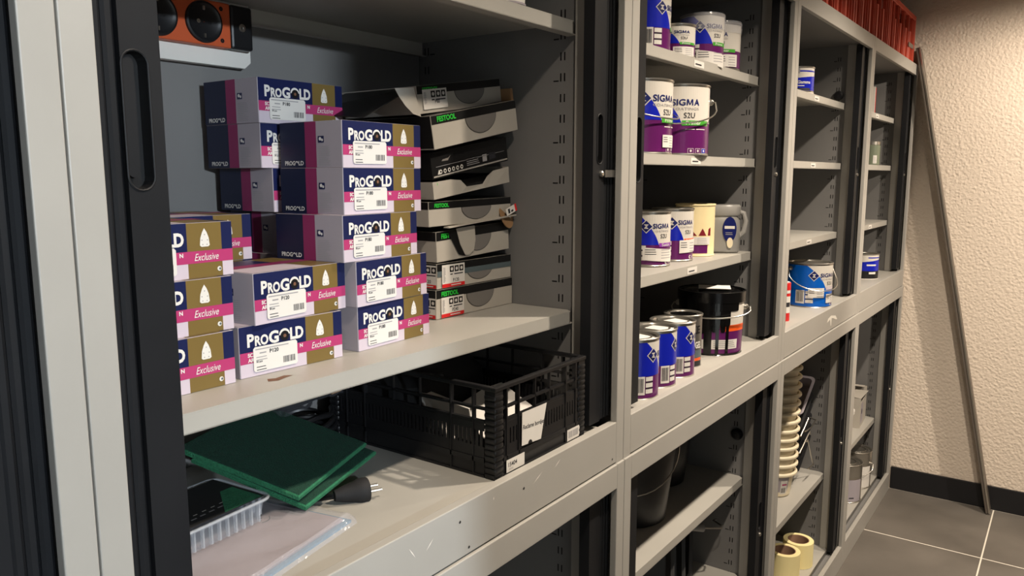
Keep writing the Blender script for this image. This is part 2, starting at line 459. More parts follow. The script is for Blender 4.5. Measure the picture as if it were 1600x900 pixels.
def label_mesh(text):
    d = Decal((-0.03, 0, -0.0065), (1, 0, 0), (0, 0, 1), base=0.0001)
    d.mb.box((-0.03, -0.0006, -0.0075), (0.03, 0, 0.0075), 'paper')
    d.base = 0.0008
    d.lines(0.008, 0.002, 0.050, 0.011, 1, 1, 'ink')
    return d.mb
def cabinet(label, X0, Z0, shelves, lower=False, latch=False, labels=()):
    t = thing('tambour_cabinet', label, 'cabinet', (X0, 0 if lower else 0.004, Z0), group='grey tambour cabinets stacked two high in a row')
    rh = 0.095 if lower else 0.083
    P = lambda nm, key, fn, smooth=False, b=0, **k: (lambda o: bev(o, b) if b else o)(link(nm, cached(key, fn, smooth), k.pop('parent', t), **k))
    P('stile', 'stile|l', lambda: MB().box((0.0008, 0, 0), (0.03, 0.0135, CH), 'cab'), b=0.0015)
    P('stile', 'stile|r', lambda: MB().box((0.97, 0, 0), (0.9992, 0.0135, CH), 'cab'), b=0.0015)
    P('top_rail', 'top_rail|', lambda: MB().box((0.0295, 0.0, CH-0.05), (0.9705, 0.0135, CH-0.0006), 'cab'), b=0.0015)
    P('bottom_rail', 'bottom_rail|%s' % lower, lambda: MB().box((0.0295, 0.0, 0 if lower else 0.0022), (0.9705, 0.0160, rh), 'cab'), b=0.0015)
    for r in (0, 1):
        xx = 0.998 if r else 0.0008
        P('side_panel', 'side_panel|%d' % r, lambda: MB().box((xx, 0.0137, 0), (xx+0.0012, 0.495, CH-0.002), 'cab'))
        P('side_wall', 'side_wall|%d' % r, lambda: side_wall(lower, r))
        xa, xb = (0.932, 0.9396) if r else (0.0604, 0.068)
        P('guide_post', 'guide_post|%d' % r, lambda: MB().box((xa, 0.048, rh-0.006), (xb, 0.0795, CH-0.03), 'cab'), b=0.001)
        xr = (0.950, 0.958) if r else (0.042, 0.050)
        P('rolled_slats', 'rolled_slats|%d' % r, lambda: MB().box((xr[0], 0.055, 0.03), (xr[1], 0.49, CH-0.04), 'tambour_dark'))
        # the rolled-back tambour door
        d = P('tambour_door', 'tambour_door|%d' % r, lambda: bar_mesh(r))
        P('pull_handle', 'pull_handle|%d' % r, lambda: pull_mesh(r), smooth=True, parent=d)
        xs = (0.9395, 0.951, 0.9625, 0.974) if r else (0.0485, 0.037, 0.0255, 0.014)
        for xq in xs: P('slat', 'slat|', slat_mesh, parent=d, loc=(xq, 0, 0))
        if r:
            lk = P('lock', 'lock|', lambda: MB(lambda p: (0.929+p[0], 0.02-p[2], 0.5545+p[1])).lathe([(0.0001, 0.005), (0.0035, 0.005), (0.0055, 0.0035), (0.006, 0)], 'steel', 20), smooth=True, parent=d)
            if latch: P('latch_plate', 'latch_plate|', lambda: MB().box((0.935, 0.014, 0.5485), (0.975, 0.0155, 0.5615), 'steel_dull'), parent=d)
    P('top_panel', 'top_panel|', lambda: MB().box((0.0022, 0.0137, CH-0.0022), (0.9978, 0.495, CH-0.0007), 'cab'))
    P('inner_top', 'inner_top|', lambda: MB().box((0.0605, 0.0137, CH-0.034), (0.9395, 0.4665, CH-0.032), 'cab_in_shade'))
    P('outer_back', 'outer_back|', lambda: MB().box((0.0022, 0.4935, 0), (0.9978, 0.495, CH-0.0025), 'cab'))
    P('back_panel', 'back_panel|', lambda: MB().box((0.0605, 0.4672, 0.02), (0.9395, 0.4684, CH-0.034), 'cab_in_shade'))
    P('floor_panel', 'floor_panel|%s' % lower, lambda: MB().box((0.0605, 0.0475 if lower else 0.0175, rh-0.008), (0.9395, 0.4665, rh-0.006), 'shelf').box((0.03, 0.0162, rh-0.022), (0.97, 0.0475, rh-0.020), 'cab_in_shade'))
    if lower: P('door_track', 'door_track|%s' % lower, lambda: MB().box((0.031, 0.0165, rh-0.0195), (0.969, 0.0195, rh-0.006), 'shelf').box((0.031, 0.0440, rh-0.0195), (0.969, 0.0472, rh-0.0058), 'steel_dull'))
    out = []
    for i, zt in enumerate(shelves):
        s = P('shelf', 'shelf|', shelf_mesh, loc=(0, 0, zt-Z0)); out.append(s)
        if i < len(labels) and labels[i]:
            link('shelf_label', cached('shelf_label|'+labels[i], lambda: label_mesh(labels[i])), s, loc=(0.5 if X0 < 1.5 else 0.535, 0.0798, -0.0125))
    return t, out
UZ = 1.08
cabinet('upper grey cabinet at the left edge of the photo, only its right stile visible', -1.0, UZ, [1.679])
cabinet('lower grey cabinet under the leftmost upper cabinet, out of view', -1.0, 0, [0.6], lower=True)
c1, sh1 = cabinet('upper grey cabinet holding sandpaper boxes and a black crate, left tambour showing', 0.0, UZ, [1.377, 1.907], latch=True)
cabinet('lower grey cabinet below the one with sandpaper boxes', 0.0, 0, [0.50], lower=True)
cabinet('upper grey cabinet with three shelves of paint cans', 1.0, UZ, [1.411, 1.679, 1.907], labels=['Lak S2U G', 'Lak Primer H', 'Lak Primer W'])
cabinet('lower grey cabinet with black buckets, below the paint cans', 1.0, 0, [0.40, 0.72], lower=True)
c3, sh3 = cabinet('upper grey cabinet with nearly empty shelves and one bright blue paint can', 2.0, UZ, [1.411, 1.679, 1.907], labels=['Muurverf', 'Voorstrijk', 'Gevelverf'])
c3l, _ = cabinet('lower grey cabinet with stacked cream tubs and tape rolls', 2.0, 0, [0.412], lower=True)
cabinet('upper grey cabinet at the end of the row next to the wall', 3.0, UZ, [1.411, 1.679, 1.907], labels=['Beits', '', 'Diversen'])
cabinet('lower grey cabinet at the end of the row, with open metal tins', 3.0, 0, [0.39], lower=True)
FL_U = UZ+0.077; FL_L = 0.089
# wear: brown stain on the sandpaper shelf, torn tape on the third cabinet's rail, scuffs
def blob(pts): return pts
m_ = MB(); m_.add([(0.272, 0.118, 0.0003), (0.283, 0.112, 0.0003), (0.299, 0.117, 0.0003), (0.311, 0.119, 0.0003), (0.303, 0.127, 0.0003), (0.288, 0.124, 0.0003), (0.279, 0.129, 0.0003)], [tuple(range(7))], 'stain')
part('paint_stain', m_, sh1[0])
m_ = MB(); m_.add([(0.522, -0.0006, 0.036), (0.534, -0.0006, 0.049), (0.575, -0.0006, 0.055), (0.64, -0.0006, 0.046), (0.668, -0.0006, 0.028), (0.64, -0.0006, 0.032), (0.61, -0.0006, 0.040), (0.585, -0.0006, 0.044), (0.583, -0.0006, 0.018), (0.574, -0.0006, 0.018), (0.566, -0.0006, 0.042)], [tuple(range(11))], 'scratch')
part('tape_remnant', m_, c3)

for (xa, za) in ((0.520, 0.012), (0.955, 0.013), (0.66, 0.055), (0.50, 0.058)):
    part('screw_hole', MB(lambda p: (xa+p[0], -0.0004-p[2], za+p[1])).lathe([(0.0022, 0.0), (0.0004, 0.0)], 'dark', 12), c1)
for (xa, za, l_, a_) in ((0.40, 0.052, 0.022, -55), (0.435, 0.05, 0.02, 40), (0.70, 0.06, 0.03, 25), (0.76, 0.066, 0.022, 30), (0.58, 0.066, 0.006, 80)):
    part('scratch', MB(lambda p: (xa+p[0]*math.cos(rad(a_))-p[2]*math.sin(rad(a_)), p[1], za+p[0]*math.sin(rad(a_))+p[2]*math.cos(rad(a_)))).add([(-l_/2, -0.0004, 0), (0, -0.0004, -0.0008), (l_/2, -0.0004, 0), (0, -0.0004, 0.0008)], [(0, 1, 2, 3)], 'scratch'), c1)
# ------------------------------------------------------------------ sandpaper boxes
BW, BD, BH = 0.163, 0.135, 0.0662
def progold_front(grit):
    d = Decal((0, 0, 0), (1, 0, 0), (0, 0, 1)); W, H = BW, BH
    R = lambda a, b, c, e, k, l=0: d.rect(a*W, b*H, c*W, e*H, k, l)
    R(0.004, 0.49, 0.62, 0.995, 'navy'); R(0.62, 0.005, 0.905, 0.995, 'gold'); R(0.905, 0.49, 0.996, 0.995, 'navy')
    R(0.004, 0.005, 0.62, 0.27, 'lilac'); R(0.905, 0.005, 0.996, 0.27, 'lilac'); R(0.004, 0.27, 0.996, 0.49, 'pink', 1)
    d.text('P', 0.07*W, 0.60*H, 0.235*H, 'white', 2, off=0.04, width=0.062*W); d.text('RO', 0.138*W, 0.60*H, 0.185*H, 'white', 2, off=0.04, width=0.122*W)
    d.text('G', 0.265*W, 0.60*H, 0.225*H, 'white', 2, off=0.04, width=0.092*W); d.text('LD', 0.465*W, 0.60*H, 0.225*H, 'white', 2, off=0.045, width=0.13*W)
    d.disc(0.412*W, 0.715*H, 0.125*H, 'white', 2, 0, PI); d.disc(0.412*W, 0.71*H, 0.085*H, 'navy', 3)
    d.disc(0.412*W, 0.695*H, 0.10*H, 'black', 4); d.disc(0.412*W, 0.695*H, 0.035*H, 'stain', 5)
    d.poly([(0.722*W, 0.585*H), (0.735*W, 0.56*H), (0.79*W, 0.56*H), (0.803*W, 0.585*H), (0.797*W, 0.72*H), (0.782*W, 0.82*H), (0.763*W, 0.895*H), (0.744*W, 0.82*H), (0.728*W, 0.72*H)], 'white', 2)
    for (a, b) in ((0.745, 0.60), (0.78, 0.60), (0.74, 0.68), (0.785, 0.68), (0.763, 0.78)): d.disc(a*W, b*H, 0.012*H, 'ink_grey', 3, n=8)
    d.text('Exclusive', 0.672*W, 0.315*H, 0.13*H, 'white', 3, shear=0.35, off=0.002, width=0.2*W)
    d.disc(0.875*W, 0.135*H, 0.045*H, 'white', 2, n=10); d.disc(0.88*W, 0.135*H, 0.024*H, 'card_blue', 3, n=8)
    d.text('SC', 0.07*W, 0.395*H, 0.07*H, 'white', 2, off=0.04); d.text('AR', 0.07*W, 0.295*H, 0.07*H, 'white', 2, off=0.04); d.text('N', 0.555*W, 0.395*H, 0.07*H, 'white', 2, off=0.04)
    return d
def progold_sticker(grit):
    d = Decal((0, 0, 0), (1, 0, 0), (0, 0, 1), base=0.0018); W, H = BW, BH
    a, b, c, e = 0.115*W, 0.085*H, 0.525*W, 0.575*H; r = 0.0025
    d.poly([(a+r, b), (c-r, b), (c, b+r), (c, e-r), (c-r, e), (a+r, e), (a, e-r), (a, b+r)], 'paper')
    d.rect(a+0.003, e-0.0042, a+0.053, e-0.0028, 'ink_grey', 1); d.rect(a+0.009, e-0.0095, a+0.019, e-0.0078, 'ink_grey', 1); d.text(grit, a+0.024, e-0.0105, 0.0048, 'ink', 1, off=0.03)
    d.lines(a+0.004, e-0.0185, a+0.022, e-0.0115, 2, 1, 'ink_grey', 0.3); d.text('50 pcs', a+0.004, e-0.0205, 0.0024, 'ink', 1, off=0.03); d.lines(a+0.004, b+0.001, a+0.020, b+0.0085, 2, 1, 'ink', 0.25)
    d.barcode(c-0.0225, b+0.005, c-0.004, b+0.0135, 1)
    return d
def progold_side():
    d = Decal((0, BD, 0), (0, -1, 0), (0, 0, 1)); W, H = BD, BH
    R = lambda a, b, c, e, k, l=0: d.rect(a*W, b*H, c*W, e*H, k, l)
    R(0.004, 0.005, 0.42, 0.995, 'navy_dark'); R(0.42, 0.005, 0.60, 0.995, 'plum'); R(0.60, 0.005, 0.996, 0.995, 'greycard')
    d.text('PROG', 0.08*W, 0.06*H, 0.09*H, 'white', 2, off=0.03, width=0.17*W); d.text('LD', 0.305*W, 0.06*H, 0.09*H, 'white', 2, off=0.03, width=0.085*W)
    d.disc(0.277*W, 0.10*H, 0.05*H, 'white', 2, 0, PI, n=10); d.disc(0.277*W, 0.095*H, 0.032*H, 'navy_dark', 3, n=10)
    R(0.635, 0.54, 0.725, 0.68, 'navy', 2); d.disc(0.668*W, 0.62*H, 0.04*H, 'white', 3, n=10); d.disc(0.7*W, 0.595*H, 0.03*H, 'white', 3, n=10)
    d.lines(0.635*W, 0.05*H, 0.83*W, 0.48*H, 11, 2, 'ink_grey')
    return d
def progold_top():
    d = Decal((0, 0, BH), (1, 0, 0), (0, 1, 0)); W, D = BW, BD
    d.rect(0.003, 0.003, 0.62*W, D-0.003, 'lilac'); d.rect(0.62*W, 0.003, 0.905*W, D-0.003, 'gold'); d.rect(0.905*W, 0.003, W-0.003, D-0.003, 'navy'); d.rect(0.003, 0.055, W-0.003, 0.08, 'plum', 1)
    d.rect(0.003, 0.08, 0.62*W, D-0.003, 'navy', 1)
    return d
PGM = {}
def progold(label, x, y, lvl, rot, grit='P180', zz=None):
    z = 1.3772+lvl*(BH+0.0002) if zz is None else zz
    t = thing('sandpaper_box', label, 'box', (x, y, z), (0, 0, rad(rot)), group='sandpaper boxes stacked on the shelf')
    if not PGM:
        PGM['carton'] = MB().box((0, 0, 0), (BW, BD, BH), 'greycard').mesh('carton')
        PGM['front'] = progold_front('').mb.mesh('printed_front'); PGM['side'] = progold_side().mb.mesh('printed_end')
        PGM['top'] = progold_top().mb.mesh('printed_lid')
        for g in ('P180', 'P120'): PGM[g] = progold_sticker(g).mb.mesh('price_sticker')
        m_ = MB(); m_.box((0.004, -0.0006, BH-0.0016), (BW*0.6, 0.004, BH+0.00005), 'lilac'); PGM['flap'] = m_.mesh('lid_flap')
    bev(link('carton', PGM['carton'], t), 0.0008, 1)
    link('printed_front', PGM['front'], t); link('printed_end', PGM['side'], t); link('printed_lid', PGM['top'], t)
    link('price_sticker', PGM[grit], t)
    return t
progold('sandpaper box at the bottom of the stack against the left tambour', 0.084, 0.152, 0, 0, 'P120')
progold('sandpaper box in the middle of the stack against the left tambour', 0.091, 0.160, 1, 0, 'P120')
progold('sandpaper box on top of the stack against the left tambour, showing Exclusive', 0.101, 0.167, 2, 1, 'P120')
progold('lower P120 sandpaper box of the short two-box stack, on the shelf', 0.2575, 0.158, 0, -2.5, 'P120')
progold('upper P120 sandpaper box of the short two-box stack', 0.277, 0.150, 1, 4.5, 'P120')
progold('P180 sandpaper box at the bottom of the tall front stack', 0.4525, 0.153, 0, 3, 'P180')
progold('P180 sandpaper box, second from bottom of the tall front stack', 0.4475, 0.148, 1, 4.5, 'P180')
progold('P180 sandpaper box in the middle of the tall front stack, pushed forward', 0.427, 0.150, 2, 4, 'P180')
progold('P180 sandpaper box, second from top of the tall front stack', 0.441, 0.162, 3, 1, 'P180')
progold('P180 sandpaper box on top of the tall front stack', 0.445, 0.166, 4, 0.5, 'P180')
progold('sandpaper box on top of the rear stack, highest of all the boxes', 0.416, 0.312, 5, 0, 'P180')
progold('sandpaper box second from top of the rear stack', 0.417, 0.312, 4, 0, 'P180')
progold('sandpaper box third from top of the rear stack, showing its end', 0.436, 0.312, 3, 0, 'P180')
progold('sandpaper box fourth from top of the rear stack, end half hidden', 0.452, 0.312, 2, 0, 'P180')
progold('sandpaper box fifth from top of the rear stack, hidden behind others', 0.447, 0.312, 1, 0, 'P180')
progold('sandpaper box at the bottom of the rear stack, hidden behind others', 0.447, 0.312, 0, 0, 'P180')
progold('sandpaper box behind the stack at the left tambour, peeping out above it', 0.227, 0.307, 2, 0, 'P120')
progold('sandpaper box below the one peeping out behind the left stack', 0.227, 0.309, 1, 0, 'P120')
progold('sandpaper box at the bottom behind the left stack', 0.227, 0.309, 0, 0, 'P120')

# ------------------------------------------------------------------ abrasive disc cartons
def disc_carton(label, x, y, z, wd, dp, h, tilt, style, yawd=0):
    t = thing('disc_carton', label, 'box', (x, y, z), (0, rad(-tilt), rad(yawd)), group='abrasive disc cartons piled on the shelf')
    body = {'black': 'card_black'}.get(style, 'card_white')
    if style in ('open', 'torn'):
        mb = MB(); k = 0.0015
        mb.box((0, 0, 0), (wd, dp, k), body); mb.box((0, 0, k), (k, dp, h), body); mb.box((wd-k, 0, k), (wd, dp, h), body); mb.box((k, dp-k, k), (wd-k, dp, h), body)
        if style == 'torn':
            # ragged front edge with a tear in it
            prof = [(k, h), (0.2*wd, h*0.97), (0.34*wd, h*0.8), (0.40*wd, h*0.35), (0.62*wd, h*0.28), (0.68*wd, h*0.7), (0.78*wd, h*0.95), (wd-k, h)]
            n = len(prof); vs = [(a, 0, k) for a, b in prof]+[(a, -0.002*(i % 2), b) for i, (a, b) in enumerate(prof)]
            mb.add(vs, [(i, i+1, n+i+1, n+i) for i in range(n-1)], body)
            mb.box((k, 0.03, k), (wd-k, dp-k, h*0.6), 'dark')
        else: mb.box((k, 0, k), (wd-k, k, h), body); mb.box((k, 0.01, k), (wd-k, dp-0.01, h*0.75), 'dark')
        part('carton', mb, t)
    else:
        part('carton', MB().box((0, 0, 0), (wd, dp, h), body), t, bevel=0.001)
    d = Decal((0, 0, 0), (1, 0, 0), (0, 0, 1))
    R = lambda a, b, c, e, k_, l=0: d.rect(a*wd, b*h, c*wd, e*h, k_, l)
    if style == 'black':
        d.rect(0.003, 0.003, wd-0.003, h*0.12, 'card_white')
        for i in range(6): d.disc(0.1*wd+i*0.052*wd, 0.24*h, 0.085*h, 'white', 1, n=12); d.disc(0.1*wd+i*0.052*wd, 0.24*h, 0.045*h, 'card_black', 2, n=10)
        d.poly([(0.06*wd, 0.16*h), (0.095*wd, 0.16*h), (0.078*wd, 0.34*h)], 'white', 3)
        d.lines(0.43*wd, 0.2*h, 0.6*wd, 0.5*h, 4, 1, 'ink_grey'); d.rect(0.64*wd, 0.22*h, 0.70*wd, 0.5*h, 'ink_grey', 1); d.rect(0.73*wd, 0.24*h, 0.82*wd, 0.5*h, 'ink', 1)
        d.rect(0.05*wd, 0.44*h, 0.95*wd, 0.455*h, 'ink_grey', 1); d.rect(0.05*wd, 0.10*h, 0.95*wd, 0.115*h, 'ink_grey', 1)
        d.poly([(0.12*wd, 0.62*h), (0.2*wd, 0.6*h), (0.24*wd, 0.78*h), (0.21*wd, 0.70*h), (0.14*wd, 0.68*h)], 'card_grey', 1)
    elif style == 'torn':
        d.text('FESTOOL', 0.05*wd, 0.78*h, 0.14*h, 'fgreen', 1, off=0.03)
    else:
        top = 0.70 if style != 'wide' else 0.73
        R(0.003, top, 0.997, 0.995, 'card_black')
        cx = 0.55 if style != 'open' else 0.6
        d.disc(cx*wd, top*h, 0.55*h, 'card_black', 1, PI, 2*PI, n=24, ru=0.185*wd)
        d.disc(cx*wd, top*h, 0.53*h, 'card_grey', 2, PI, 2*PI, n=24, ru=0.18*wd)
        if style == 'blue': R(0.003, top-0.22, 0.997, top, 'card_blue', 3)
        d.text('FESTOOL', 0.06*wd, (top+0.07)*h, 0.15*h, 'fgreen', 3, off=0.04)
    if style in ('label', 'blue', 'plain', 'wide'):
        q = Decal((0, 0, h), (1, 0, 0), (0, 1, 0)); q.rect(0.001, 0.001, wd-0.001, dp-0.001, 'card_black'); link('printed_lid', q.mb.mesh('printed_lid'), t)
        q = Decal((0, dp, 0), (0, -1, 0), (0, 0, 1)); q.rect(0.001, h*(0.70 if style != 'wide' else 0.04), dp-0.001, h*0.995, 'card_black'); link('printed_end', q.mb.mesh('printed_end'), t)
    part_d = link('printed_front', d.mb.mesh('printed_front'), t)
    if style in ('label', 'blue', 'open'):
        for side in ((0, 1) if style != 'open' else (0,)):
            s_ = Decal((0, 0, 0), (1, 0, 0), (0, 0, 1), base=0.0019) if side == 0 else Decal((0, dp, 0), (0, -1, 0), (0, 0, 1), base=0.0008)
            a0, a1 = (0.012, 0.075) if side == 0 else (dp-0.06, dp-0.001)
            lo, hi = 0.0015, h*(0.72 if style != 'blue' else 0.93)
            if style == 'open': lo, hi = 0.006, h*0.85
            s_.rect(a0, lo, a1, hi, 'paper')
            if style != 'open': s_.rect(a0, lo, a1, lo+0.0065, 'red', 1); s_.rect(a0+0.024, lo+0.0024, a0+0.052, lo+0.0042, 'paper', 2)
            for i in range(3): s_.rect(a0+0.021+i*0.0135, hi-0.014, a0+0.032+i*0.0135, hi-0.003, 'card_black', 1); s_.disc(a0+0.0265+i*0.0135, hi-0.0085, 0.0032, 'paper', 2, n=8)
            s_.lines(a0+0.003, lo+0.009, a0+0.0095, hi-0.004, 12, 1, 'ink_grey', 0.5)
            s_.rect(a0+0.022, hi-0.0190, a0+0.029, hi-0.0170, 'ink', 1); s_.rect(a0+0.033, hi-0.0190, a0+0.058, hi-0.0170, 'ink', 1)
            s_.text({'label': 'P240', 'blue': 'P120', 'open': 'P80'}[style], a0+0.030, lo+0.009, 0.0060, 'ink', 1)
            link('printed_sticker', s_.mb.mesh('printed_sticker'), t)
    return t
disc_carton('white disc carton marked P240 at the bottom of the pile', 0.708, 0.228, 1.3775, 0.229, 0.20, 0.0525, 0, 'label')
disc_carton('disc carton marked P120 with grey-blue stripe, second in the pile', 0.712, 0.229, 1.4312, 0.222, 0.20, 0.0455, 0, 'blue')
b3 = disc_carton('disc carton with white tongue flap hanging over its front', 0.712, 0.228, 1.479, 0.215, 0.20, 0.054, 2.5, 'plain')
tf = MB(); tf.loft([[(0.052, -0.0035, 0.056), (0.105, -0.0035, 0.0565), (0.106, -0.0035, 0.03), (0.1, -0.004, 0.012), (0.086, -0.004, 0.004), (0.074, -0.004, 0.006), (0.062, -0.0035, 0.026)],
                    [(0.052, -0.0025, 0.056), (0.105, -0.0025, 0.0565), (0.106, -0.0025, 0.03), (0.1, -0.003, 0.012), (0.086, -0.003, 0.004), (0.074, -0.003, 0.006), (0.062, -0.0025, 0.026)]][::-1], 'card_white')
part('tongue_flap', tf, b3)
tf = MB(); tf.add([(0.028, -0.0022, 0.054), (0.053, -0.0022, 0.055), (0.064, -0.0022, 0.026), (0.077, -0.0022, 0.003), (0.058, -0.0022, 0.008), (0.044, -0.0022, 0.03)], [(5, 0, 1, 2, 3, 4)], 'card_black')  # black patch beside the tongue flap: its cast shadow, painted on the carton
part('painted_flap_shadow', tf, b3)
b4 = disc_carton('dented white disc carton with grey half-circle, fourth in the pile', 0.690, 0.226, 1.543, 0.24, 0.20, 0.043, 1, 'plain')
# loose lid strip with a red-edged sticker sticking out to the right
ls = thing('carton_strip', 'loose white carton lid with red-edged sticker and tan disc, poking out right', 'card strip', (0.73, 0.215, 1.5395), (0, rad(-4), 0))
part('lid_strip', MB().box((0, 0, 0), (0.205, 0.012, 0.002), 'card_white'), ls)
d = Decal((0.172, -0.001, 0.002), (1, 0, 0.25), (0.1, 0.2, 0.6)); d.rect(0, 0, 0.034, 0.022, 'paper'); d.rect(0.028, 0, 0.034, 0.022, 'red', 1); d.rect(0.006, 0.004, 0.012, 0.018, 'ink', 1); d.rect(0.015, 0.004, 0.022, 0.01, 'ink', 1)
link('printed_sticker', d.mb.mesh('printed_sticker'), ls)
m_ = MB(); m_.lathe([(0.026, 0), (0.026, 0.0015)], 'kraft', 28, close=True)
part('abrasive_disc', m_, ls, loc=(0.186, 0.012, 0.002), rot=(rad(74), 0, rad(12)))
b5 = disc_carton('torn white disc carton with ragged open front, under the black one', 0.700, 0.222, 1.590, 0.222, 0.19, 0.030, 7.5, 'torn')
b6 = disc_carton('black disc carton with a row of white warning symbols, tilted', 0.700, 0.224, 1.6235, 0.222, 0.19, 0.046, 9.5, 'black')
b7 = disc_carton('tilted white disc carton with green lettering, second from the top', 0.684, 0.205, 1.674, 0.245, 0.20, 0.056, 10.5, 'wide')
part('side_flap', MB().prism([(0.236, 0.002), (0.243, 0.002), (0.247, 0.05), (0.242, 0.05)], 0.056, 0.078, 'kraft'), b7)
b8 = disc_carton('open disc carton marked P80 on top of the pile', 0.676, 0.232, 1.7335, 0.235, 0.18, 0.046, 8.5, 'open')
m_ = MB(); n = 8
arc = [(-0.010-0.05*math.sin(PI/2*i/n), -0.004, -0.03+0.06*(math.cos(PI/2*i/n))) for i in range(n+1)]
pts = [(-0.052, -0.002, 0.046), (-0.012, -0.006, 0.044), (-0.006, -0.006, 0.020), (-0.002, -0.006, -0.004), (-0.020, -0.006, 0.002), (-0.035, -0.005, 0.016), (-0.045, -0.004, 0.03)]
m_.loft([[(a, b, c) for a, b, c in pts], [(a, b+0.0012, c) for a, b, c in pts]][::-1], 'card_white')
part('tongue_flap', m_, b8)
m_ = MB(); m_.add([(0.002, 0.01, 0.045), (0.002, 0.17, 0.045), (-0.115, 0.165, 0.020), (-0.115, 0.012, 0.006), (0.002, 0.01, 0.0435), (0.002, 0.17, 0.0435), (-0.115, 0.165, 0.0185), (-0.115, 0.012, 0.0045)],
           [(0, 1, 2, 3), (7, 6, 5, 4), (0, 3, 7, 4), (1, 5, 6, 2), (2, 6, 7, 3)], 'card_black')
part('lid', m_, b8)

# ------------------------------------------------------------------ power strip plate on the back wall
ps = thing('socket_plate', 'white wall plate with orange double power socket and black end cap', 'power socket', (0.20, 0.4655, 1.805))
pw, phh = 0.307, 0.122
part('mounting_plate', MB(lambda p: (p[0], -p[2], p[1])).prism([(0, 0), (pw-0.012, 0), (pw, 0.010), (pw, phh), (0, phh)], 0.0, 0.016, 'white'), ps, bevel=0.001)
so = part('socket_strip', MB().box((0.02, -0.034, 0.026), (pw-0.048, -0.016, 0.094), 'orange'), ps, bevel=0.002)
part('end_cap', MB().box((pw-0.048, -0.036, 0.026), (pw-0.008, -0.016, 0.094), 'black'), ps, bevel=0.004)
part('screw', MB(lambda p: (pw-0.028+p[0], -0.036-p[2], 0.060+p[1])).lathe([(0.001, 0.0005), (0.0035, 0.0015), (0.006, 0.001), (0.0065, 0)], 'steel', 16), ps, smooth=True)
for cx in (0.062, 0.137, 0.212):
    sk = part('socket_outlet', MB(lambda p: (cx+p[0], -0.034-p[2], 0.060+p[1])).lathe([(0.0315, 0.0003), (0.0305, 0.0035), (0.0275, 0.0042), (0.0225, 0.0012), (0.0005, 0.0009)], 'black', 36), ps, smooth=True)
    for dx in (-0.0095, 0.0095): part('contact_hole', MB(lambda p: (cx+dx+p[0], -0.034-p[2], 0.060+p[1])).lathe([(0.0032, 0.0017), (0.0005, 0.0017)], 'steel' if dx < 0 else 'tambour_dark', 12), sk)
    for s_ in (-1, 1): part('earth_clip', MB().box((cx-0.0013, -0.0375, 0.060+s_*0.0205-0.003), (cx+0.0013, -0.0352, 0.060+s_*0.0205+0.003), 'steel'), sk)
for zq in (0.036, 0.084): part('screw_hole', MB(lambda p: (pw-0.064+p[0], -0.034-p[2], zq+p[1])).lathe([(0.0035, 0.0003), (0.0005, 0.0003)], 'black', 12), ps)

# ------------------------------------------------------------------ on the top shelf of the first cabinet
wb = thing('white_canister', 'small white canister at the front of the top shelf', 'canister', (0.79, 0.135, 1.9073))
part('body', MB().lathe([(0.0005, 0), (0.03, 0), (0.033, 0.003), (0.033, 0.09), (0.03, 0.094), (0.0005, 0.094)], 'white', 28), wb, smooth=True)
part('cap', MB().lathe([(0.018, 0.094), (0.018, 0.112), (0.0005, 0.112)], 'white', 24), wb, smooth=True)
part('foot_ring', MB().lathe([(0.031, 0.006), (0.0345, 0.007), (0.0345, 0.010), (0.031, 0.011)], 'greycard', 28), wb, smooth=True)

# ------------------------------------------------------------------ bottom compartment of the first cabinet
FZ = FL_U-0.003
# clear bag of papers
bag = thing('document_bag', 'clear plastic bag holding pinkish papers and a blue folder', 'plastic bag', (0.20, 0.155, FZ+0.0012), (0, 0, rad(12)))
part('paper_stack', MB().box((-0.10, -0.085, 0.006), (0.155, 0.10, 0.010), 'paper_pink').box((-0.098, -0.088, 0.0105), (0.145, 0.085, 0.0115), 'paper_pink'), bag)
part('blue_folder', MB().box((-0.105, -0.092, 0.0015), (0.165, 0.10, 0.0055), 'paper_blue'), bag)
part('white_sheets', MB().box((0.03, -0.099, 0.0005), (0.168, 0.06, 0.0013), 'paper'), bag)
rn = random.Random(11); nx, ny = 18, 14; vs = []; fs = []
for j in range(ny+1):
    for i in range(nx+1):
        u = i/nx; v = j/ny; e = min(u, 1-u, v, 1-v)
        z = 0.0005+min(1, e/0.07)*0.0145+(0.0022*math.sin(7*u+3*v)*math.cos(9*v-2*u)+0.0022*abs(math.sin(11*(u*0.7+v)))**6+rn.uniform(-0.0008, 0.0008))*min(1, e/0.1)
        vs.append((-0.112+0.295*u, -0.102+0.215*v, z))
for j in range(ny):
    for i in range(nx): a = j*(nx+1)+i; fs.append((a, a+1, a+nx+2, a+nx+1))
part('film', MB().add(vs, fs, 'film'), bag, smooth=True)
d = Decal((0.10, 0.01, 0.0122), (0.95, 0.3, 0), (-0.3, 0.95, 0)); d.disc(0, 0, 0.0016, 'ink', 0, n=8); d.disc(0.007, 0.002, 0.0016, 'ink', 0, n=8)
d.strip(-0.006, 0.016, lambda u: -0.006-0.5*math.sin((u+0.006)/0.022*PI)*0.01, lambda u: -0.0045-0.5*math.sin((u+0.006)/0.022*PI)*0.01, 'ink', n=8)
d.strip(-0.012, 0.010, lambda u: 0.014+0.1*u, lambda u: 0.0155+0.1*u, 'ink', n=4); link('pen_marks', d.mb.mesh('pen_marks'), bag)
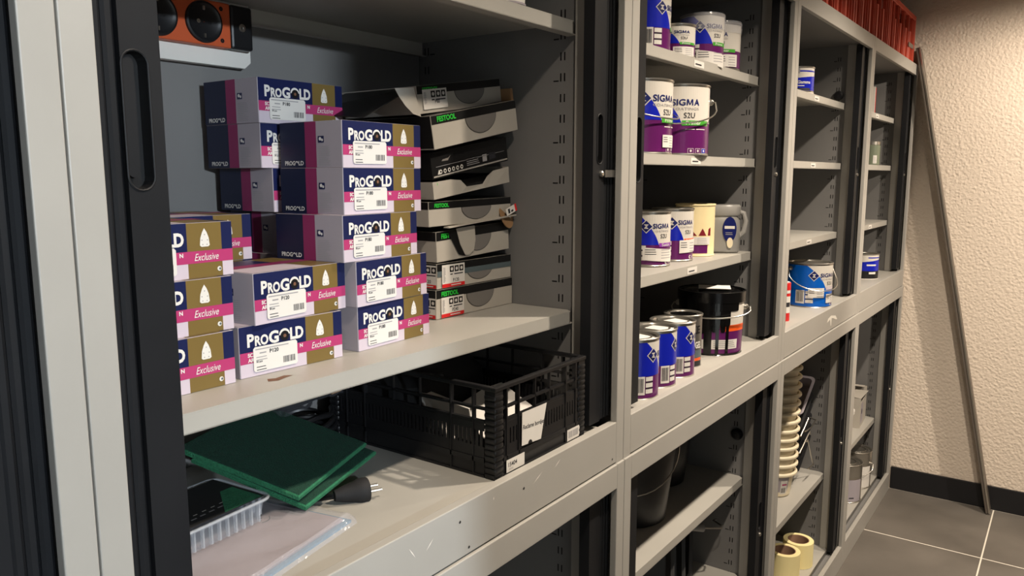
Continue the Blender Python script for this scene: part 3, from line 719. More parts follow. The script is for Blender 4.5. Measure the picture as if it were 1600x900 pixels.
# clear blister tray with black card
tr = thing('blister_tray', 'clear ribbed plastic tray with a black and green card', 'tray', (0.212, 0.222, FZ+0.017), (0, 0, rad(5)))
def rr(w_, h_, r, z, n=5, cx=0, cy=0):
    pts = []
    for (sx, sy, a0) in ((1, 1, 0), (-1, 1, PI/2), (-1, -1, PI), (1, -1, 3*PI/2)):
        for i in range(n+1): a = a0+PI/2*i/n; pts.append((cx+sx*(w_/2-r)+r*math.cos(a), cy+sy*(h_/2-r)+r*math.sin(a), z))
    return pts
part('tray_wall', MB().loft([rr(0.16, 0.10, 0.012, 0.0), rr(0.172, 0.112, 0.014, 0.030), rr(0.180, 0.120, 0.016, 0.031), rr(0.180, 0.120, 0.016, 0.033)], 'clear', caps=False), tr, smooth=True)
part('tray_rim', MB().tube(rr(0.180, 0.120, 0.016, 0.032, 6), 0.0022, 'clear_rib', 6, closed=True), tr, smooth=True)
rb = MB()
for i in range(12): xq = -0.07+i*0.0125; rb.box((xq, -0.0565, 0.003), (xq+0.0025, -0.052, 0.030), 'clear_rib')
for i in range(7): yq = -0.04+i*0.0125; rb.box((0.083, yq, 0.003), (0.0865, yq+0.0025, 0.030), 'clear_rib')
part('ribs', rb, tr)
part('card_insert', MB().box((-0.082, -0.052, 0.0335), (0.082, 0.052, 0.0345), 'black_matt'), tr)
d = Decal((-0.082, -0.052, 0.0345), (1, 0, 0), (0, 1, 0))
for i in range(7): d.rect(0.02+i*0.014, 0.012+i*0.001, 0.028+i*0.014, 0.0145+i*0.001, 'ink_grey'); d.rect(0.03+i*0.014, 0.022+i*0.001, 0.036+i*0.014, 0.0235+i*0.001, 'paper')
d.poly([(0.10, 0.0), (0.16, 0.0), (0.16, 0.06), (0.14, 0.06)], 'green_pad_edge'); link('printed_card', d.mb.mesh('printed_card'), tr)
# green scouring pads
def pad(label, loc, rot, wq, hq):
    t = thing('scouring_pad', label, 'scouring pad', loc, rot, 'green scouring pads lying in the cabinet')
    nx = 14; vs = []; fs = []
    rq = random.Random(len(label))
    m1 = MB()
    ring = lambda z, g: [(-wq/2+g, -hq/2+g, z), (wq/2-g, -hq/2+g, z), (wq/2-g, hq/2-g, z), (-wq/2+g, hq/2-g, z)]
    m1.loft([ring(0.0, 0.002), ring(0.0015, 0.0), ring(0.0065, 0.0), ring(0.008, 0.002)], 'green_pad_edge')
    part('pad_core', m1, t)
    part('pad_face', MB().loft([ring(0.0081, 0.0025), ring(0.0088, 0.004)], 'green_pad'), t)
    return t
pad('green scouring pad lying underneath the other, paler edge showing', (0.412, 0.272, FZ+0.046), (rad(14), rad(-3), rad(17)), 0.200, 0.195)
pad('dark green scouring pad on top, leaning on the plastic tray', (0.398, 0.280, FZ+0.064), (rad(15), rad(-2), rad(20)), 0.205, 0.20)
# mains plug and coiled black cable
pl = thing('power_plug', 'black mains plug with two metal pins lying on the cabinet floor', 'plug', (0.432, 0.150, FZ+0.0165), (0, 0, rad(-25)))
X_ = lambda p: (p[2], p[0], p[1])
part('plug_body', MB(X_).lathe([(0.0005, -0.03), (0.008, -0.029), (0.012, -0.015), (0.015, 0.0), (0.0185, 0.008), (0.0185, 0.02), (0.0175, 0.0215), (0.0005, 0.0215)], 'black_matt', 20), pl, smooth=True)
for s_ in (-1, 1): part('pin', MB().tube([(0.021, s_*0.0095, 0), (0.040, s_*0.0095, 0)], 0.0024, 'steel', 10), pl, smooth=True)
pth = []
for i in range(120):
    a = 2*PI*i/24; rr_ = 0.052+0.006*math.sin(i*0.37); pth.append((0.535+rr_*math.cos(a), 0.385+rr_*0.9*math.sin(a), FZ+0.010+0.058*i/120+0.003*math.sin(i*0.9)))
lead = [(0.405, 0.162, FZ+0.0165), (0.398, 0.19, FZ+0.008), (0.42, 0.235, FZ+0.006), (0.50, 0.26, FZ+0.006), (0.56, 0.32, FZ+0.008)]
tag(link('power_cable', MB().tube(lead+pth, 0.0045, 'black', 8).mesh('power_cable', True)), 'black coiled cable heaped at the back beside the crate', 'cable')
pk = thing('plastic_package', 'crumpled clear plastic package with a brown label on the cable heap', 'package', (0.520, 0.395, FZ+0.100), (rad(4), 0, rad(12)))
vs = []; fs = []; n = 12; rn = random.Random(4)
for j in range(n+1):
    for i in range(n+1):
        u = i/n-0.5; v = j/n-0.5; e = min(0.5-abs(u), 0.5-abs(v)); vs.append((u*0.17, v*0.11, min(1, e*5)*0.022+rn.uniform(-0.004, 0.004)))
for j in range(n):
    for i in range(n): a = j*(n+1)+i; fs.append((a, a+1, a+n+2, a+n+1))
part('film', MB().add(vs, fs, 'film_thin'), pk)
part('black_contents', MB().loft([rr(0.13, 0.075, 0.02, -0.004), rr(0.14, 0.085, 0.024, 0.008), rr(0.12, 0.065, 0.02, 0.015)], 'black'), pk, smooth=True)
part('brown_label', MB().box((0.045, -0.05, 0.0), (0.072, -0.047, 0.03), 'kraft'), pk)

# black stacking crate --------------------------------------------------
CX0, CY0, CZ0, CWd, CDp, CHt = 0.612, 0.0245, FZ+0.001, 0.275, 0.385, 0.152
cr = thing('stacking_crate', 'black plastic stacking crate with a Reclame bordjes card', 'crate', (CX0, CY0, CZ0))
part('crate_floor', MB().box((0.008, 0.008, 0.004), (CWd-0.008, CDp-0.008, 0.009), 'black'), cr)
for (cx, cy) in ((0.012, 0.012), (CWd-0.012, 0.012), (CWd-0.012, CDp-0.012), (0.012, CDp-0.012)):
    pm = MB(); pm.prism([(cx-0.010, cy-0.010), (cx+0.010, cy-0.010), (cx+0.010, cy+0.010), (cx-0.010, cy+0.010)], 0, CHt-0.004, 'black')
    for i in range(14):
        zz = 0.004+i*0.0098; pm.loft([rr(0.0235, 0.0235, 0.005, zz, 3, cx, cy), rr(0.025, 0.025, 0.006, zz+0.003, 3, cx, cy), rr(0.0235, 0.0235, 0.005, zz+0.006, 3, cx, cy)], 'black')
    part('corner_post', pm, cr, smooth=True)
part('top_rim', (lambda m: (m.box((0.0, 0.0, CHt-0.007), (CWd, 0.010, CHt), 'black'), m.box((0, CDp-0.010, CHt-0.007), (CWd, CDp, CHt), 'black'), m.box((0, 0.010, CHt-0.007), (0.010, CDp-0.010, CHt), 'black'), m.box((CWd-0.010, 0.010, CHt-0.007), (CWd, CDp-0.010, CHt), 'black'), m)[-1])(MB()), cr, bevel=0.0015)
def crate_side(L, xf):
    m = MB(xf)                                                  # p = (along, out, up)
    for (z0, z1, o) in ((0.112, 0.116, 0.006), (0.090, 0.095, 0.006), (0.026, 0.034, 0.008), (0.0, 0.006, 0.008)): m.box((0.024, 0, z0), (L-0.024, o, z1), 'black')
    for f in (0.12, 0.24, 0.76, 0.88): m.box((f*L-0.0015, 0, 0.006), (f*L+0.0015, 0.008, CHt-0.007), 'black')
    m.box((0.024, 0.004, 0.006), (L-0.024, 0.006, 0.030), 'black'); m.box((0.024, 0.005, 0.034), (L-0.024, 0.0065, 0.052), 'black')
    m.box((0.024, 0.005, 0.078), (L-0.024, 0.0065, 0.090), 'black')
    k = int((L-0.06)/0.0085)
    for i in range(k+1): xq = 0.03+i*(L-0.06)/k; m.box((xq-0.0026, 0.005, 0.052), (xq+0.0026, 0.0068, 0.078), 'black')
    for f in (0.42, 0.58): m.box((f*L-0.0012, 0.001, 0.095), (f*L+0.0012, 0.006, CHt-0.007), 'black')
    return m
part('front_side', crate_side(CWd, lambda p: (p[0], 0.009-p[1], p[2])), cr)
part('back_side', crate_side(CWd, lambda p: (p[0], CDp-0.009+p[1], p[2])), cr)
part('left_side', crate_side(CDp, lambda p: (0.009-p[1], p[0], p[2])), cr)
part('right_side', crate_side(CDp, lambda p: (CWd-0.009+p[1], p[0], p[2])), cr)
cd = Decal((0.070, -0.0010, 0.040), (1, 0, -0.06), (0.02, 0, 1), base=0.0); cd.poly([(0, 0), (0.056, 0.0), (0.072, 0.060), (0, 0.056)], 'paper'); cd.text('Reclame bordjes', 0.003, 0.027, 0.0075, 'ink', 1, width=0.062); cd.disc(0.024, 0.0, 0.006, 'black', 1, 0, PI, n=10)
link('name_card', cd.mb.mesh('name_card'), cr)
cd = Decal((0.030, 0.0006, 0.006), (1, 0, 0), (0, 0, 1), base=0.0); cd.rect(0, 0, 0.050, 0.021, 'paper'); cd.text('15404', 0.005, 0.0085, 0.0072, 'ink', 1, off=0.02); cd.lines(0.006, 0.003, 0.02, 0.0065, 2, 1)
link('number_tag', cd.mb.mesh('number_tag'), cr)
cd = Decal((0.213, 0.0006, 0.006), (1, 0, 0), (0, 0, 1), base=0.0); cd.rect(0, 0, 0.042, 0.021, 'paper'); cd.barcode(0.004, 0.005, 0.038, 0.017, 1, 'ink_grey', 14)
link('barcode_tag', cd.mb.mesh('barcode_tag'), cr)
# contents of the crate
for i, (lx, ly, lz, a, b, rz, wq, hq) in enumerate(((0.70, 0.20, FZ+0.060, 50, 10, 15, 0.12, 0.10), (0.77, 0.15, FZ+0.058, 24, -8, -6, 0.14, 0.10), (0.66, 0.17, FZ+0.07, 78, 0, 84, 0.13, 0.07))):
    lab = ['white card sign leaning inside the black crate', 'white folded sign near the front of the black crate', 'white sign standing against the left side of the crate'][i]
    m = MB(); m.prism([(-wq/2, -hq/2), (wq/2, -hq/2), (wq/2, hq/2*0.9), (wq*0.2, hq/2), (-wq/2, hq/2*0.8)], 0, 0.003, 'paper')
    o = tag(link('card_sign', m.mesh('card_sign'), None, (lx, ly, lz), (rad(a), rad(b), rad(rz))), lab, 'sign', 'white signs inside the black crate'); bev(o, 0.0006, 1)
sc = thing('scissors', 'black-handled scissors lying in the crate', 'scissors', (0.660, 0.27, FZ+0.128), (rad(12), rad(5), rad(100)))
for s_ in (-1, 1):
    part('handle', MB().tube([(-0.045+0.026*math.cos(2*PI*i/20), s_*0.018+0.013*math.sin(2*PI*i/20), s_*0.001) for i in range(20)], 0.0042, 'dark', 8, closed=True), sc, smooth=True)
    part('blade', MB().prism([(-0.02, s_*0.008-0.003), (0.02, -0.003*s_-0.003), (0.09, 0), (0.02, -0.003*s_+0.004), (-0.02, s_*0.008+0.004)], s_*0.001-0.001, s_*0.001+0.001, 'steel_dull'), sc)
bt = thing('tool_pouch', 'black padded pouch filling the back of the crate', 'pouch', (0.745, 0.315, FZ+0.012))
part('pouch_body', MB().loft([rr(0.22, 0.17, 0.03, 0.0), rr(0.235, 0.185, 0.035, 0.04), rr(0.23, 0.18, 0.04, 0.10), rr(0.19, 0.14, 0.04, 0.128), rr(0.12, 0.08, 0.03, 0.137)], 'black_matt'), bt, smooth=True)
part('strap', MB().box((-0.09, -0.012, 0.137), (0.09, 0.012, 0.140), 'dark'), bt, bevel=0.001)
part('zip_pull', MB().box((0.03, -0.05, 0.137), (0.055, -0.042, 0.139), 'tin'), bt)

# ------------------------------------------------------------------ paint cans
def can_body(t, r, h, key='tin', taper=0.0, lid='tin', rim='tin', dome=0.0):
    part('can_body', MB().lathe([(0.0005, 0.0015), (r-0.003, 0.0015), (r-0.0005, 0), (r+0.0012, 0.0008), (r+0.0012, 0.003), (r, 0.0045), (r+taper*h, h-0.004), (r+taper*h-0.001, h-0.003)], key, 48), t, smooth=True)
    R = r+taper*h
    part('rim', MB().lathe([(R-0.001, h-0.005), (R+0.002, h-0.0035), (R+0.0022, h-0.0005), (R+0.0005, h+0.0008), (R-0.006, h-0.001), (R-0.008, h-0.005), (R-0.013, h-0.005), (R-0.014, h-0.002)], rim, 48), t, smooth=True)
    part('lid', MB().lathe([(R-0.0138, h-0.002), (R-0.018, h-0.0015), (R-0.022, h-0.004), (R*0.4, h-0.004+dome), (0.0005, h-0.004+dome)], lid, 48), t, smooth=True)
def sigma_print(t, r, h, th, kind, blue='can_blue', taper=0.0):
    d = Decal(cyl=(r, th), base=0.0004, eps=0.00026, taper=taper)
    lo, hi = 0.006, h-0.007
    pv = {'big': 0.455, 'small': 0.40, 'satin': 0.40, 'semi': 0.40}.get(kind, 0.45)*h
    d.rect(-PI*r, pv, PI*r, hi, 'can_white', 0); d.rect(-PI*r, lo, PI*r, pv, 'can_purple' if blue == 'can_blue' else blue, 0)
    # sweeping blue field left of the white one
    def edge(v): f = (v-pv)/(hi-pv); return (-0.02-0.42*f-0.5*f*f)*r
    n = 14; vs = []; fs = []
    for j in range(n+1):
        v = pv+(hi-pv)*j/n; e_ = edge(v)
        for i in range(41): vs.append(d.P(-2.35*r+(e_+2.35*r)*i/40, v, 1))
    for j in range(n):
        for i in range(40): a = j*41+i; fs.append((a, a+1, a+42, a+41))
    d.mb.add(vs, fs, blue)
    s = 0.125*h; cu, cv = -0.62*r, 0.735*h
    dm = lambda k: [(cu-k, cv), (cu, cv-k), (cu+k, cv), (cu, cv+k)]
    d.poly(dm(s), 'can_white', 2); d.poly(dm(s*0.84), 'can_logo', 3)
    zs = s*0.34
    d.poly([(cu-zs, cv+zs*0.9), (cu+zs, cv+zs*0.9), (cu+zs*0.5, cv+zs*0.35), (cu-zs*0.2, cv+zs*0.35)], 'can_white', 4)
    d.poly([(cu-zs, cv+zs*0.7), (cu-zs*0.2, cv+zs*0.35), (cu+zs*0.5, cv), (cu+zs*0.1, cv-zs*0.05)], 'can_white', 5)
    d.poly([(cu-zs*0.2, cv+zs*0.05), (cu+zs*0.55, cv), (cu-zs*0.05, cv-zs*0.45), (cu-zs, cv-zs*0.8)], 'can_white', 6)
    d.poly([(cu-zs, cv-zs*0.95), (cu-zs*0.05, cv-zs*0.45), (cu+zs*0.4, cv-zs*0.45), (cu+zs, cv-zs*0.95)], 'can_white', 7)
    d.text('SIG', -0.33*r, 0.70*h, 0.085*h, 'can_logo', 3, off=0.022, width=0.42*r)
    mu, mw, mb_, mh = 0.125*r, 0.215*r, 0.70*h, 0.085*h
    for q in ([(0, 0), (0.17, 0), (0.24, 1), (0.04, 1)], [(0.04, 1), (0.26, 1), (0.56, 0.08), (0.44, 0.08)], [(0.44, 0.08), (0.56, 0.08), (0.96, 1), (0.74, 1)], [(0.83, 0), (1, 0), (0.96, 1), (0.76, 1)]):
        d.poly([(mu+a_*mw, mb_+b_*mh) for a_, b_ in q], 'can_logo', 3)
    d.text('A', 0.37*r, 0.70*h, 0.085*h, 'can_logo', 3, off=0.022, width=0.19*r)
    d.text('COATINGS', -0.33*r, 0.635*h, 0.036*h, 'ink_grey', 3, off=0.0, width=0.88*r)
    d.text('S2U', 0.05*r, 0.525*h, 0.075*h, 'ink', 3, off=0.004, width=0.36*r)
    band = {'big': ('can_green', 'Primer'), 'small': ('can_green', 'Primer'), 'satin': ('can_violet', 'Satin'), 'semi': ('orange_red', 'Semi-gloss'), 'nova': ('lilac', 'Nova')}.get(kind)
    if band:
        d.rect(-0.01*r, pv-0.035*h, 1.0*r, pv+0.035*h, band[0], 3); d.text(band[1], 0.12*r, pv-0.022*h, 0.048*h, 'white', 4, off=0.01, width=0.52*r)
    if kind in ('big',):
        d.rect(0.1*r, 0.362*h, 0.42*r, 0.374*h, 'white', 3); d.rect(0.47*r, 0.362*h, 0.85*r, 0.374*h, 'white', 3)
        for i in range(3): uu = (0.2+0.26*i)*r; d.rect(uu, 0.03*h, uu+0.2*r, 0.10*h, 'white', 2); d.rect(uu+0.01*r, 0.035*h, uu+0.19*r, 0.095*h, 'can_purple' if i < 2 else 'can_blue', 3); d.disc(uu+0.1*r, 0.065*h, 0.018*h, 'white', 4, n=8)
    else:
        d.disc(0.42*r, 0.085*h, 0.035*h, 'white', 2, n=12); d.disc(0.44*r, 0.085*h, 0.02*h, 'can_purple', 3, n=10); d.rect(0.6*r, 0.06*h, 0.68*r, 0.11*h, 'lilac', 2)
    # barcode panel at the back left, tint sticker in front
    d.rect(-1.42*r, 0.10*h, -1.0*r, 0.40*h, 'paper', 3); d.barcode(-1.38*r, 0.14*h, -1.06*r, 0.37*h, 4)
    for i in range(3): d.rect(-0.96*r, (0.12+0.1*i)*h, -0.62*r, (0.19+0.1*i)*h, 'paper', 3)
    d.rect(-0.96*r, 0.195*h, -0.62*r, 0.21*h, 'ink', 4); d.rect(-0.96*r, 0.295*h, -0.62*r, 0.31*h, 'ink', 4)
    d.make('printed_label', t)
    return d
def tint_sticker(t, r, h, th, u0, u1, v0, v1, slant=0.0, taper=0.0):
    d = Decal(cyl=(r, th), base=0.0028, eps=0.0002, taper=taper)
    d.strip(u0*r, u1*r, lambda u: v0*h+slant*(u-u0*r), lambda u: v1*h+slant*(u-u0*r), 'paper')
    q = (u1-u0)*r; hh = (v1-v0)*h
    d.lines(u0*r+0.06*q, v0*h+0.40*hh, u0*r+0.40*q, v0*h+0.92*hh, 3, 1, 'ink', 0.3); d.lines(u0*r+0.52*q, v0*h+0.08*hh, u0*r+0.92*q, v0*h+0.92*hh, 4, 1, 'ink_grey', 0.25)
    d.make('tint_sticker', t)
def bail(t, r, h, zc, drop, ang, wire='steel', bow=0.0):
    """wire handle hanging in front, ears on both sides at angle ang"""
    ca, sa = math.cos(ang), math.sin(ang)
    W_ = lambda a, o, z: (a*ca-o*sa, a*sa+o*ca, z)
    pts = [W_(-(r+0.007), 0, zc)]
    n = 18; ro = r+0.010
    for i in range(n+1):
        a = PI*i/n; x_ = -math.cos(a)*ro*(1.10 if 0 < i < n else 1.05); o_ = -math.sin(a)*(r+0.012+bow); z_ = zc-drop*(math.sin(a)**0.55)
        pts.append(W_(x_, o_, z_))
    pts.append(W_(r+0.007, 0, zc))
    part('wire_handle', MB().tube(pts, 0.0018, wire, 8), t, smooth=True)
    for s_ in (-1, 1):
        c_ = W_(s_*(r+0.001), 0, zc)
        dirx = Vector(W_(s_, 0, 0))
        part('handle_ear', MB().tube([Vector(c_)-dirx*0.002, Vector(c_)+dirx*0.005, Vector(c_)+dirx*0.009], [0.008, 0.0075, 0.004], 'white' if wire == 'steel_w' else 'tin', 14), t, smooth=True)
def facing(x, y): return math.atan2(CAMXY[1]-y, CAMXY[0]-x)
def lid_paper(t, r, h, rz=0.3):
    m = MB(); m.box((-0.35*r, -0.8*r, h-0.0030), (0.45*r, 0.25*r, h-0.0022), 'paper')
    part('lid_sticker', m, t, rot=(0, 0, rz))
CAN = 'paint cans standing in the second cabinet'
def sigma_can(label, x, y, z, r, h, turn, kind, blue='can_blue', lid='tin', **k):
    t = thing('paint_can', label, 'paint can', (x, y, z+0.0004), group=k.get('group', CAN))
    th = facing(x, y)+rad(turn)
    can_body(t, r, h, lid=lid); sigma_print(t, r, h, th, kind, blue)
    t['_th'] = th
    return t, th
Z1, Z2, Z3 = 1.907, 1.679, 1.411
FU = FL_U-0.0028
# top shelf
t, th = sigma_can('tall blue and purple paint can with barcode, left end of the top shelf', 1.372, 0.160, Z1, 0.054, 0.131, 73, 'small')
t, th = sigma_can('small white primer can standing in front of the taller cans, top shelf', 1.476, 0.132, Z1, 0.043, 0.076, 10, 'small'); tint_sticker(t, 0.043, 0.076, th, -0.35, 0.9, 0.02, 0.30)
t, th = sigma_can('film-wrapped primer can with hand-marked sticker, top shelf middle', 1.640, 0.137, Z1, 0.0545, 0.124, 30, 'small'); tint_sticker(t, 0.0545, 0.124, th, -0.75, 0.75, 0.02, 0.28, -0.12)
part('film_cap', MB().lathe([(0.0575, 0.085), (0.0578, 0.118), (0.056, 0.126), (0.03, 0.1295), (0.0005, 0.129)], 'film', 40), t, smooth=True)
t, th = sigma_can('primer can showing a green band, right end of the top shelf', 1.768, 0.140, Z1, 0.0545, 0.122, -10, 'small'); tint_sticker(t, 0.0545, 0.131, th, 0.1, 1.1, 0.06, 0.30)
part('film_cap', MB().lathe([(0.0575, 0.095), (0.0578, 0.118), (0.056, 0.126), (0.03, 0.1295), (0.0005, 0.129)], 'film', 40), t, smooth=True)
# second shelf
t, th = sigma_can('large primer can with wire handle nearest the stile, second shelf', 1.374, 0.176, Z2, 0.0775, 0.169, 42, 'big'); bail(t, 0.0775, 0.176, 0.125, 0.045, th+PI/2+rad(14)); tint_sticker(t, 0.0775, 0.176, th, 0.02, 0.62, 0.09, 0.25)
t, th = sigma_can('large primer can with wire handle sticking out, right one on second shelf', 1.531, 0.150, Z2, 0.0775, 0.169, 9, 'big'); bail(t, 0.0775, 0.176, 0.130, 0.055, th+PI/2-rad(10))
# third shelf
t, th = sigma_can('satin paint can with purple band, front left of third shelf', 1.444, 0.178, Z3, 0.0535, 0.134, 30, 'satin'); tint_sticker(t, 0.0535, 0.134, th, -0.75, 0.85, 0.13, 0.36, -0.08)
t, th = sigma_can('semi-gloss paint can with orange band, second on third shelf', 1.590, 0.180, Z3, 0.0535, 0.136, 34, 'semi', lid='white'); tint_sticker(t, 0.0535, 0.138, th, -0.25, 0.85, 0.16, 0.40, 0.05)
cc = thing('paint_can', 'yellowed cream can with dark red marks and purple base, third shelf', 'paint can', (1.748, 0.184, Z3+0.0004), group=CAN)
r, h = 0.0535, 0.142; th = facing(1.748, 0.184)
can_body(cc, r, h, 'cream_can', lid='cream_can', rim='cream_can')
d = Decal(cyl=(r, th), eps=0.0002); d.rect(-2*r, 0.06*h, 0.72*r, 0.22*h, 'can_purple'); d.rect(-0.5*r, 0.06*h, -0.4*r, 0.22*h, 'cream_can', 1)
d.poly([(-0.55*r, 0.40*h), (-0.3*r, 0.40*h), (-0.3*r, 0.52*h), (-0.55*r, 0.52*h)], 'burgundy'); d.poly([(-0.12*r, 0.40*h), (0.12*r, 0.40*h), (-0.12*r, 0.50*h)], 'burgundy'); d.poly([(0.2*r, 0.40*h), (0.62*r, 0.40*h), (0.5*r, 0.48*h), (0.40*r, 0.54*h), (0.28*r, 0.46*h)], 'burgundy')
d.poly([(0.72*r, 0.40*h), (0.9*r, 0.40*h), (0.9*r, 0.56*h), (0.76*r, 0.53*h)], 'burgundy'); d.rect(-0.55*r, 0.56*h, -0.5*r, 0.62*h, 'ink')
d.make('printed_label', cc); tint_sticker(cc, r, h, th, -0.6, 0.8, 0.23, 0.38)
# grey plastic jug
jg = thing('plastic_jug', 'grey plastic jug with dark oval label at the right of the third shelf', 'jug', (1.872, 0.160, Z3+0.0004), (0, 0, facing(1.872, 0.160)+PI/2))
def sup(w_, d_, z, n=32, p=3.0): return [(w_*abs(math.cos(2*PI*i/n))**(2/p)*math.copysign(1, math.cos(2*PI*i/n)), d_*abs(math.sin(2*PI*i/n))**(2/p)*math.copysign(1, math.sin(2*PI*i/n)), z) for i in range(n)]
part('jug_body', MB().loft([sup(0.052, 0.036, 0.0), sup(0.057, 0.041, 0.004), sup(0.058, 0.042, 0.05), sup(0.056, 0.041, 0.092), sup(0.050, 0.038, 0.100), sup(0.049, 0.037, 0.106)], 'silver_plastic'), jg, smooth=True)
part('jug_cap', MB().loft([sup(0.055, 0.041, 0.106, p=2.4), sup(0.058, 0.043, 0.111, p=2.4), sup(0.058, 0.043, 0.132, p=2.4), sup(0.054, 0.040, 0.137, p=2.4)], 'grey_plastic'), jg, smooth=True)
part('handle', MB().tube([(0.048, 0, 0.118), (0.066, 0, 0.112), (0.072, 0, 0.09), (0.068, 0, 0.06), (0.054, 0, 0.045)], 0.0075, 'grey_plastic', 10), jg, smooth=True)
d = Decal((0, -0.0435, 0), (1, 0, 0), (0, 0, 1)); d.disc(0.028, 0.068, 0.036, 'can_logo', 0, ru=0.019, n=24); d.rect(0.014, 0.07, 0.042, 0.078, 'white', 1); d.lines(0.017, 0.052, 0.039, 0.062, 2, 1)
d.disc(0.03, 0.030, 0.015, 'cream', 1, ru=0.0085, n=18); d.lines(-0.045, 0.015, -0.012, 0.085, 9, 0, 'ink_grey', 0.2); d.lines(-0.012, 0.006, 0.03, 0.012, 2, 0, 'ink_grey', 0.3)
link('printed_label', d.mb.mesh('printed_label'), jg)
# big dark can at the back of the third shelf
bc = thing('paint_can', 'large dark blue can in the shadow at the back of the third shelf', 'paint can', (1.495, 0.355, Z3+0.0004), group=CAN)
can_body(bc, 0.085, 0.205, 'dark_blue', lid='card_grey', rim='tin'); d = Decal(cyl=(0.085, facing(1.495, 0.355))); d.rect(-0.06, 0.15, 0.06, 0.198, 'ink_grey'); d.rect(0.0, 0.127, 0.03, 0.132, 'ink_grey'); d.make('printed_label', bc)
# bottom of the second cabinet
for i, (x, y, lb, tn, pp) in enumerate(((1.187, 0.080, 'blue and purple can with papered lid, nearest the stile on the cabinet floor', 84, 1), (1.297, 0.088, 'blue and purple can with torn lid paper, second on the cabinet floor', 102, 1), (1.406, 0.089, 'blue and purple can with black-smeared top, third on the cabinet floor', 88, 1))):
    t, th = sigma_can(lb, x, y, FU, 0.0535, 0.134, tn, 'semi'); lid_paper(t, 0.0535, 0.134, th+0.9)
gc = thing('paint_can', 'grey printed tin with black lettering beside the dripping bucket', 'paint can', (1.507, 0.106, FU+0.0004), group=CAN)
r, h = 0.047, 0.134; can_body(gc, r, h, 'steel_dull', lid='black_gloss'); th = facing(1.507, 0.106)
d = Decal(cyl=(r, th+0.75), eps=0.0002); d.text('KE', -0.3*r, 0.66*h, 0.14*h, 'black', 1, off=0.03); d.text('HIGEL', -0.3*r, 0.38*h, 0.12*h, 'white', 1, off=0.03, width=0.75*r); d.rect(-0.25*r, 0.20*h, 0.5*r, 0.34*h, 'card_blue'); d.rect(-0.3*r, 0.14*h, 0.5*r, 0.19*h, 'orange_red'); d.rect(-0.3*r, 0.03*h, 0.5*r, 0.13*h, 'dark'); d.make('printed_label', gc)
bk = thing('paint_bucket', 'large paint bucket with black paint dripping down it and wire handle', 'paint bucket', (1.708, 0.112, FU+0.0004), group=CAN)
r, h = 0.083, 0.170; th = facing(1.708, 0.112)
can_body(bk, r, h, 'black_gloss', lid='black_gloss', rim='black_gloss', taper=0.03)
d = Decal(cyl=(r, th), eps=0.0003, taper=0.03)
d.rect(-1.2*r, 0.05*h, 1.35*r, 0.46*h, 'can_purple'); d.rect(0.55*r, 0.46*h, 1.35*r, 0.96*h, 'can_white'); d.rect(0.3*r, 0.40*h, 1.35*r, 0.50*h, 'orange_red', 1)
d.rect(-0.35*r, 0.12*h, 0.95*r, 0.27*h, 'paper', 2); d.lines(0.1*r, 0.14*h, 0.9*r, 0.26*h, 4, 3); d.rect(-0.9*r, 0.27*h, -0.6*r, 0.30*h, 'paper', 2)
rn = random.Random(9)
for u, w_, b in ((-1.2, 0.5, 0.32), (-0.62, 0.2, 0.36), (-0.38, 0.2, 0.4), (-0.2, 0.16, 0.06), (-0.02, 0.3, 0.46), (0.16, 0.10, 0.05), (0.30, 0.16, 0.42), (0.48, 0.1, 0.05), (-0.05, 0.09, 0.05), (0.42, 0.2, 0.52)):
    d.rect(u*r, b*h, (u+w_)*r, 0.97*h, 'black_gloss', 4)
    d.disc((u+w_/2)*r, b*h, w_/2*r, 'black_gloss', 5, n=10)
d.rect(-1.3*r, 0.72*h, 0.92*r, 0.98*h, 'black_gloss', 6); d.make('printed_label', bk)
part('lid_skirt', MB().lathe([(r+0.03*h-0.002, h-0.026), (r+0.03*h+0.003, h-0.026), (r+0.03*h+0.003, h+0.001), (r+0.03*h-0.002, h+0.002)], 'black_gloss', 48), bk, smooth=True)
bail(bk, r+0.004, h, 0.128, 0.022, th+PI/2-rad(8))
m = MB(); m.box((-0.01, -0.05, h+0.0022), (0.06, 0.035, h+0.003), 'paper'); part('lid_sticker', m, bk, rot=(0, 0, 0.4))
# cans half hidden in the shadow at the back of the cabinet floor
for x, y, lb, tn in ((1.235, 0.300, 'paint can in shadow at the back left of the cabinet floor', 20), (1.360, 0.310, 'paint can in shadow behind the third blue can', 15), (1.50, 0.320, 'paint can in shadow behind the grey printed tin', 12)):
    t, th = sigma_can(lb, x, y, FU, 0.054, 0.134, tn, 'semi', lid='dark')

# ------------------------------------------------------------------ third cabinet
wc = thing('paint_tub', 'blue and white tub with grey drips on the upper shelf of the third cabinet', 'paint tub', (2.49, 0.146, Z1+0.0004))
r, h = 0.060, 0.088; can_body(wc, r, h, 'can_white', lid='black', rim='tin'); th = facing(2.49, 0.146)
d = Decal(cyl=(r, th), eps=0.0002); d.rect(-PI*r, 0.10*h, PI*r, 0.52*h, 'can_blue'); d.rect(-PI*r, 0.03*h, PI*r, 0.10*h, 'tin', 1)
d.strip(-1.5*r, 1.5*r, lambda u: 0.50*h, lambda u: (0.56+0.07*u/r)*h, 'can_blue', 1); d.rect(0.2*r, 0.80*h, 1.5*r, 0.85*h, 'can_blue', 1)
d.text('Gamma', 0.1*r, 0.36*h, 0.11*h, 'white', 2, off=0.03, width=0.8*r); d.rect(0.1*r, 0.26*h, 0.5*r, 0.29*h, 'white', 2)
for u, b in ((-1.1, 0.7), (-0.6, 0.66), (-0.2, 0.74)): d.rect(u*r, b*h, (u+0.42)*r, 0.96*h, 'ink_grey', 3)
d.rect(0.0, 0.11*h, 0.9*r, 0.19*h, 'ink', 2); d.make('printed_label', wc)
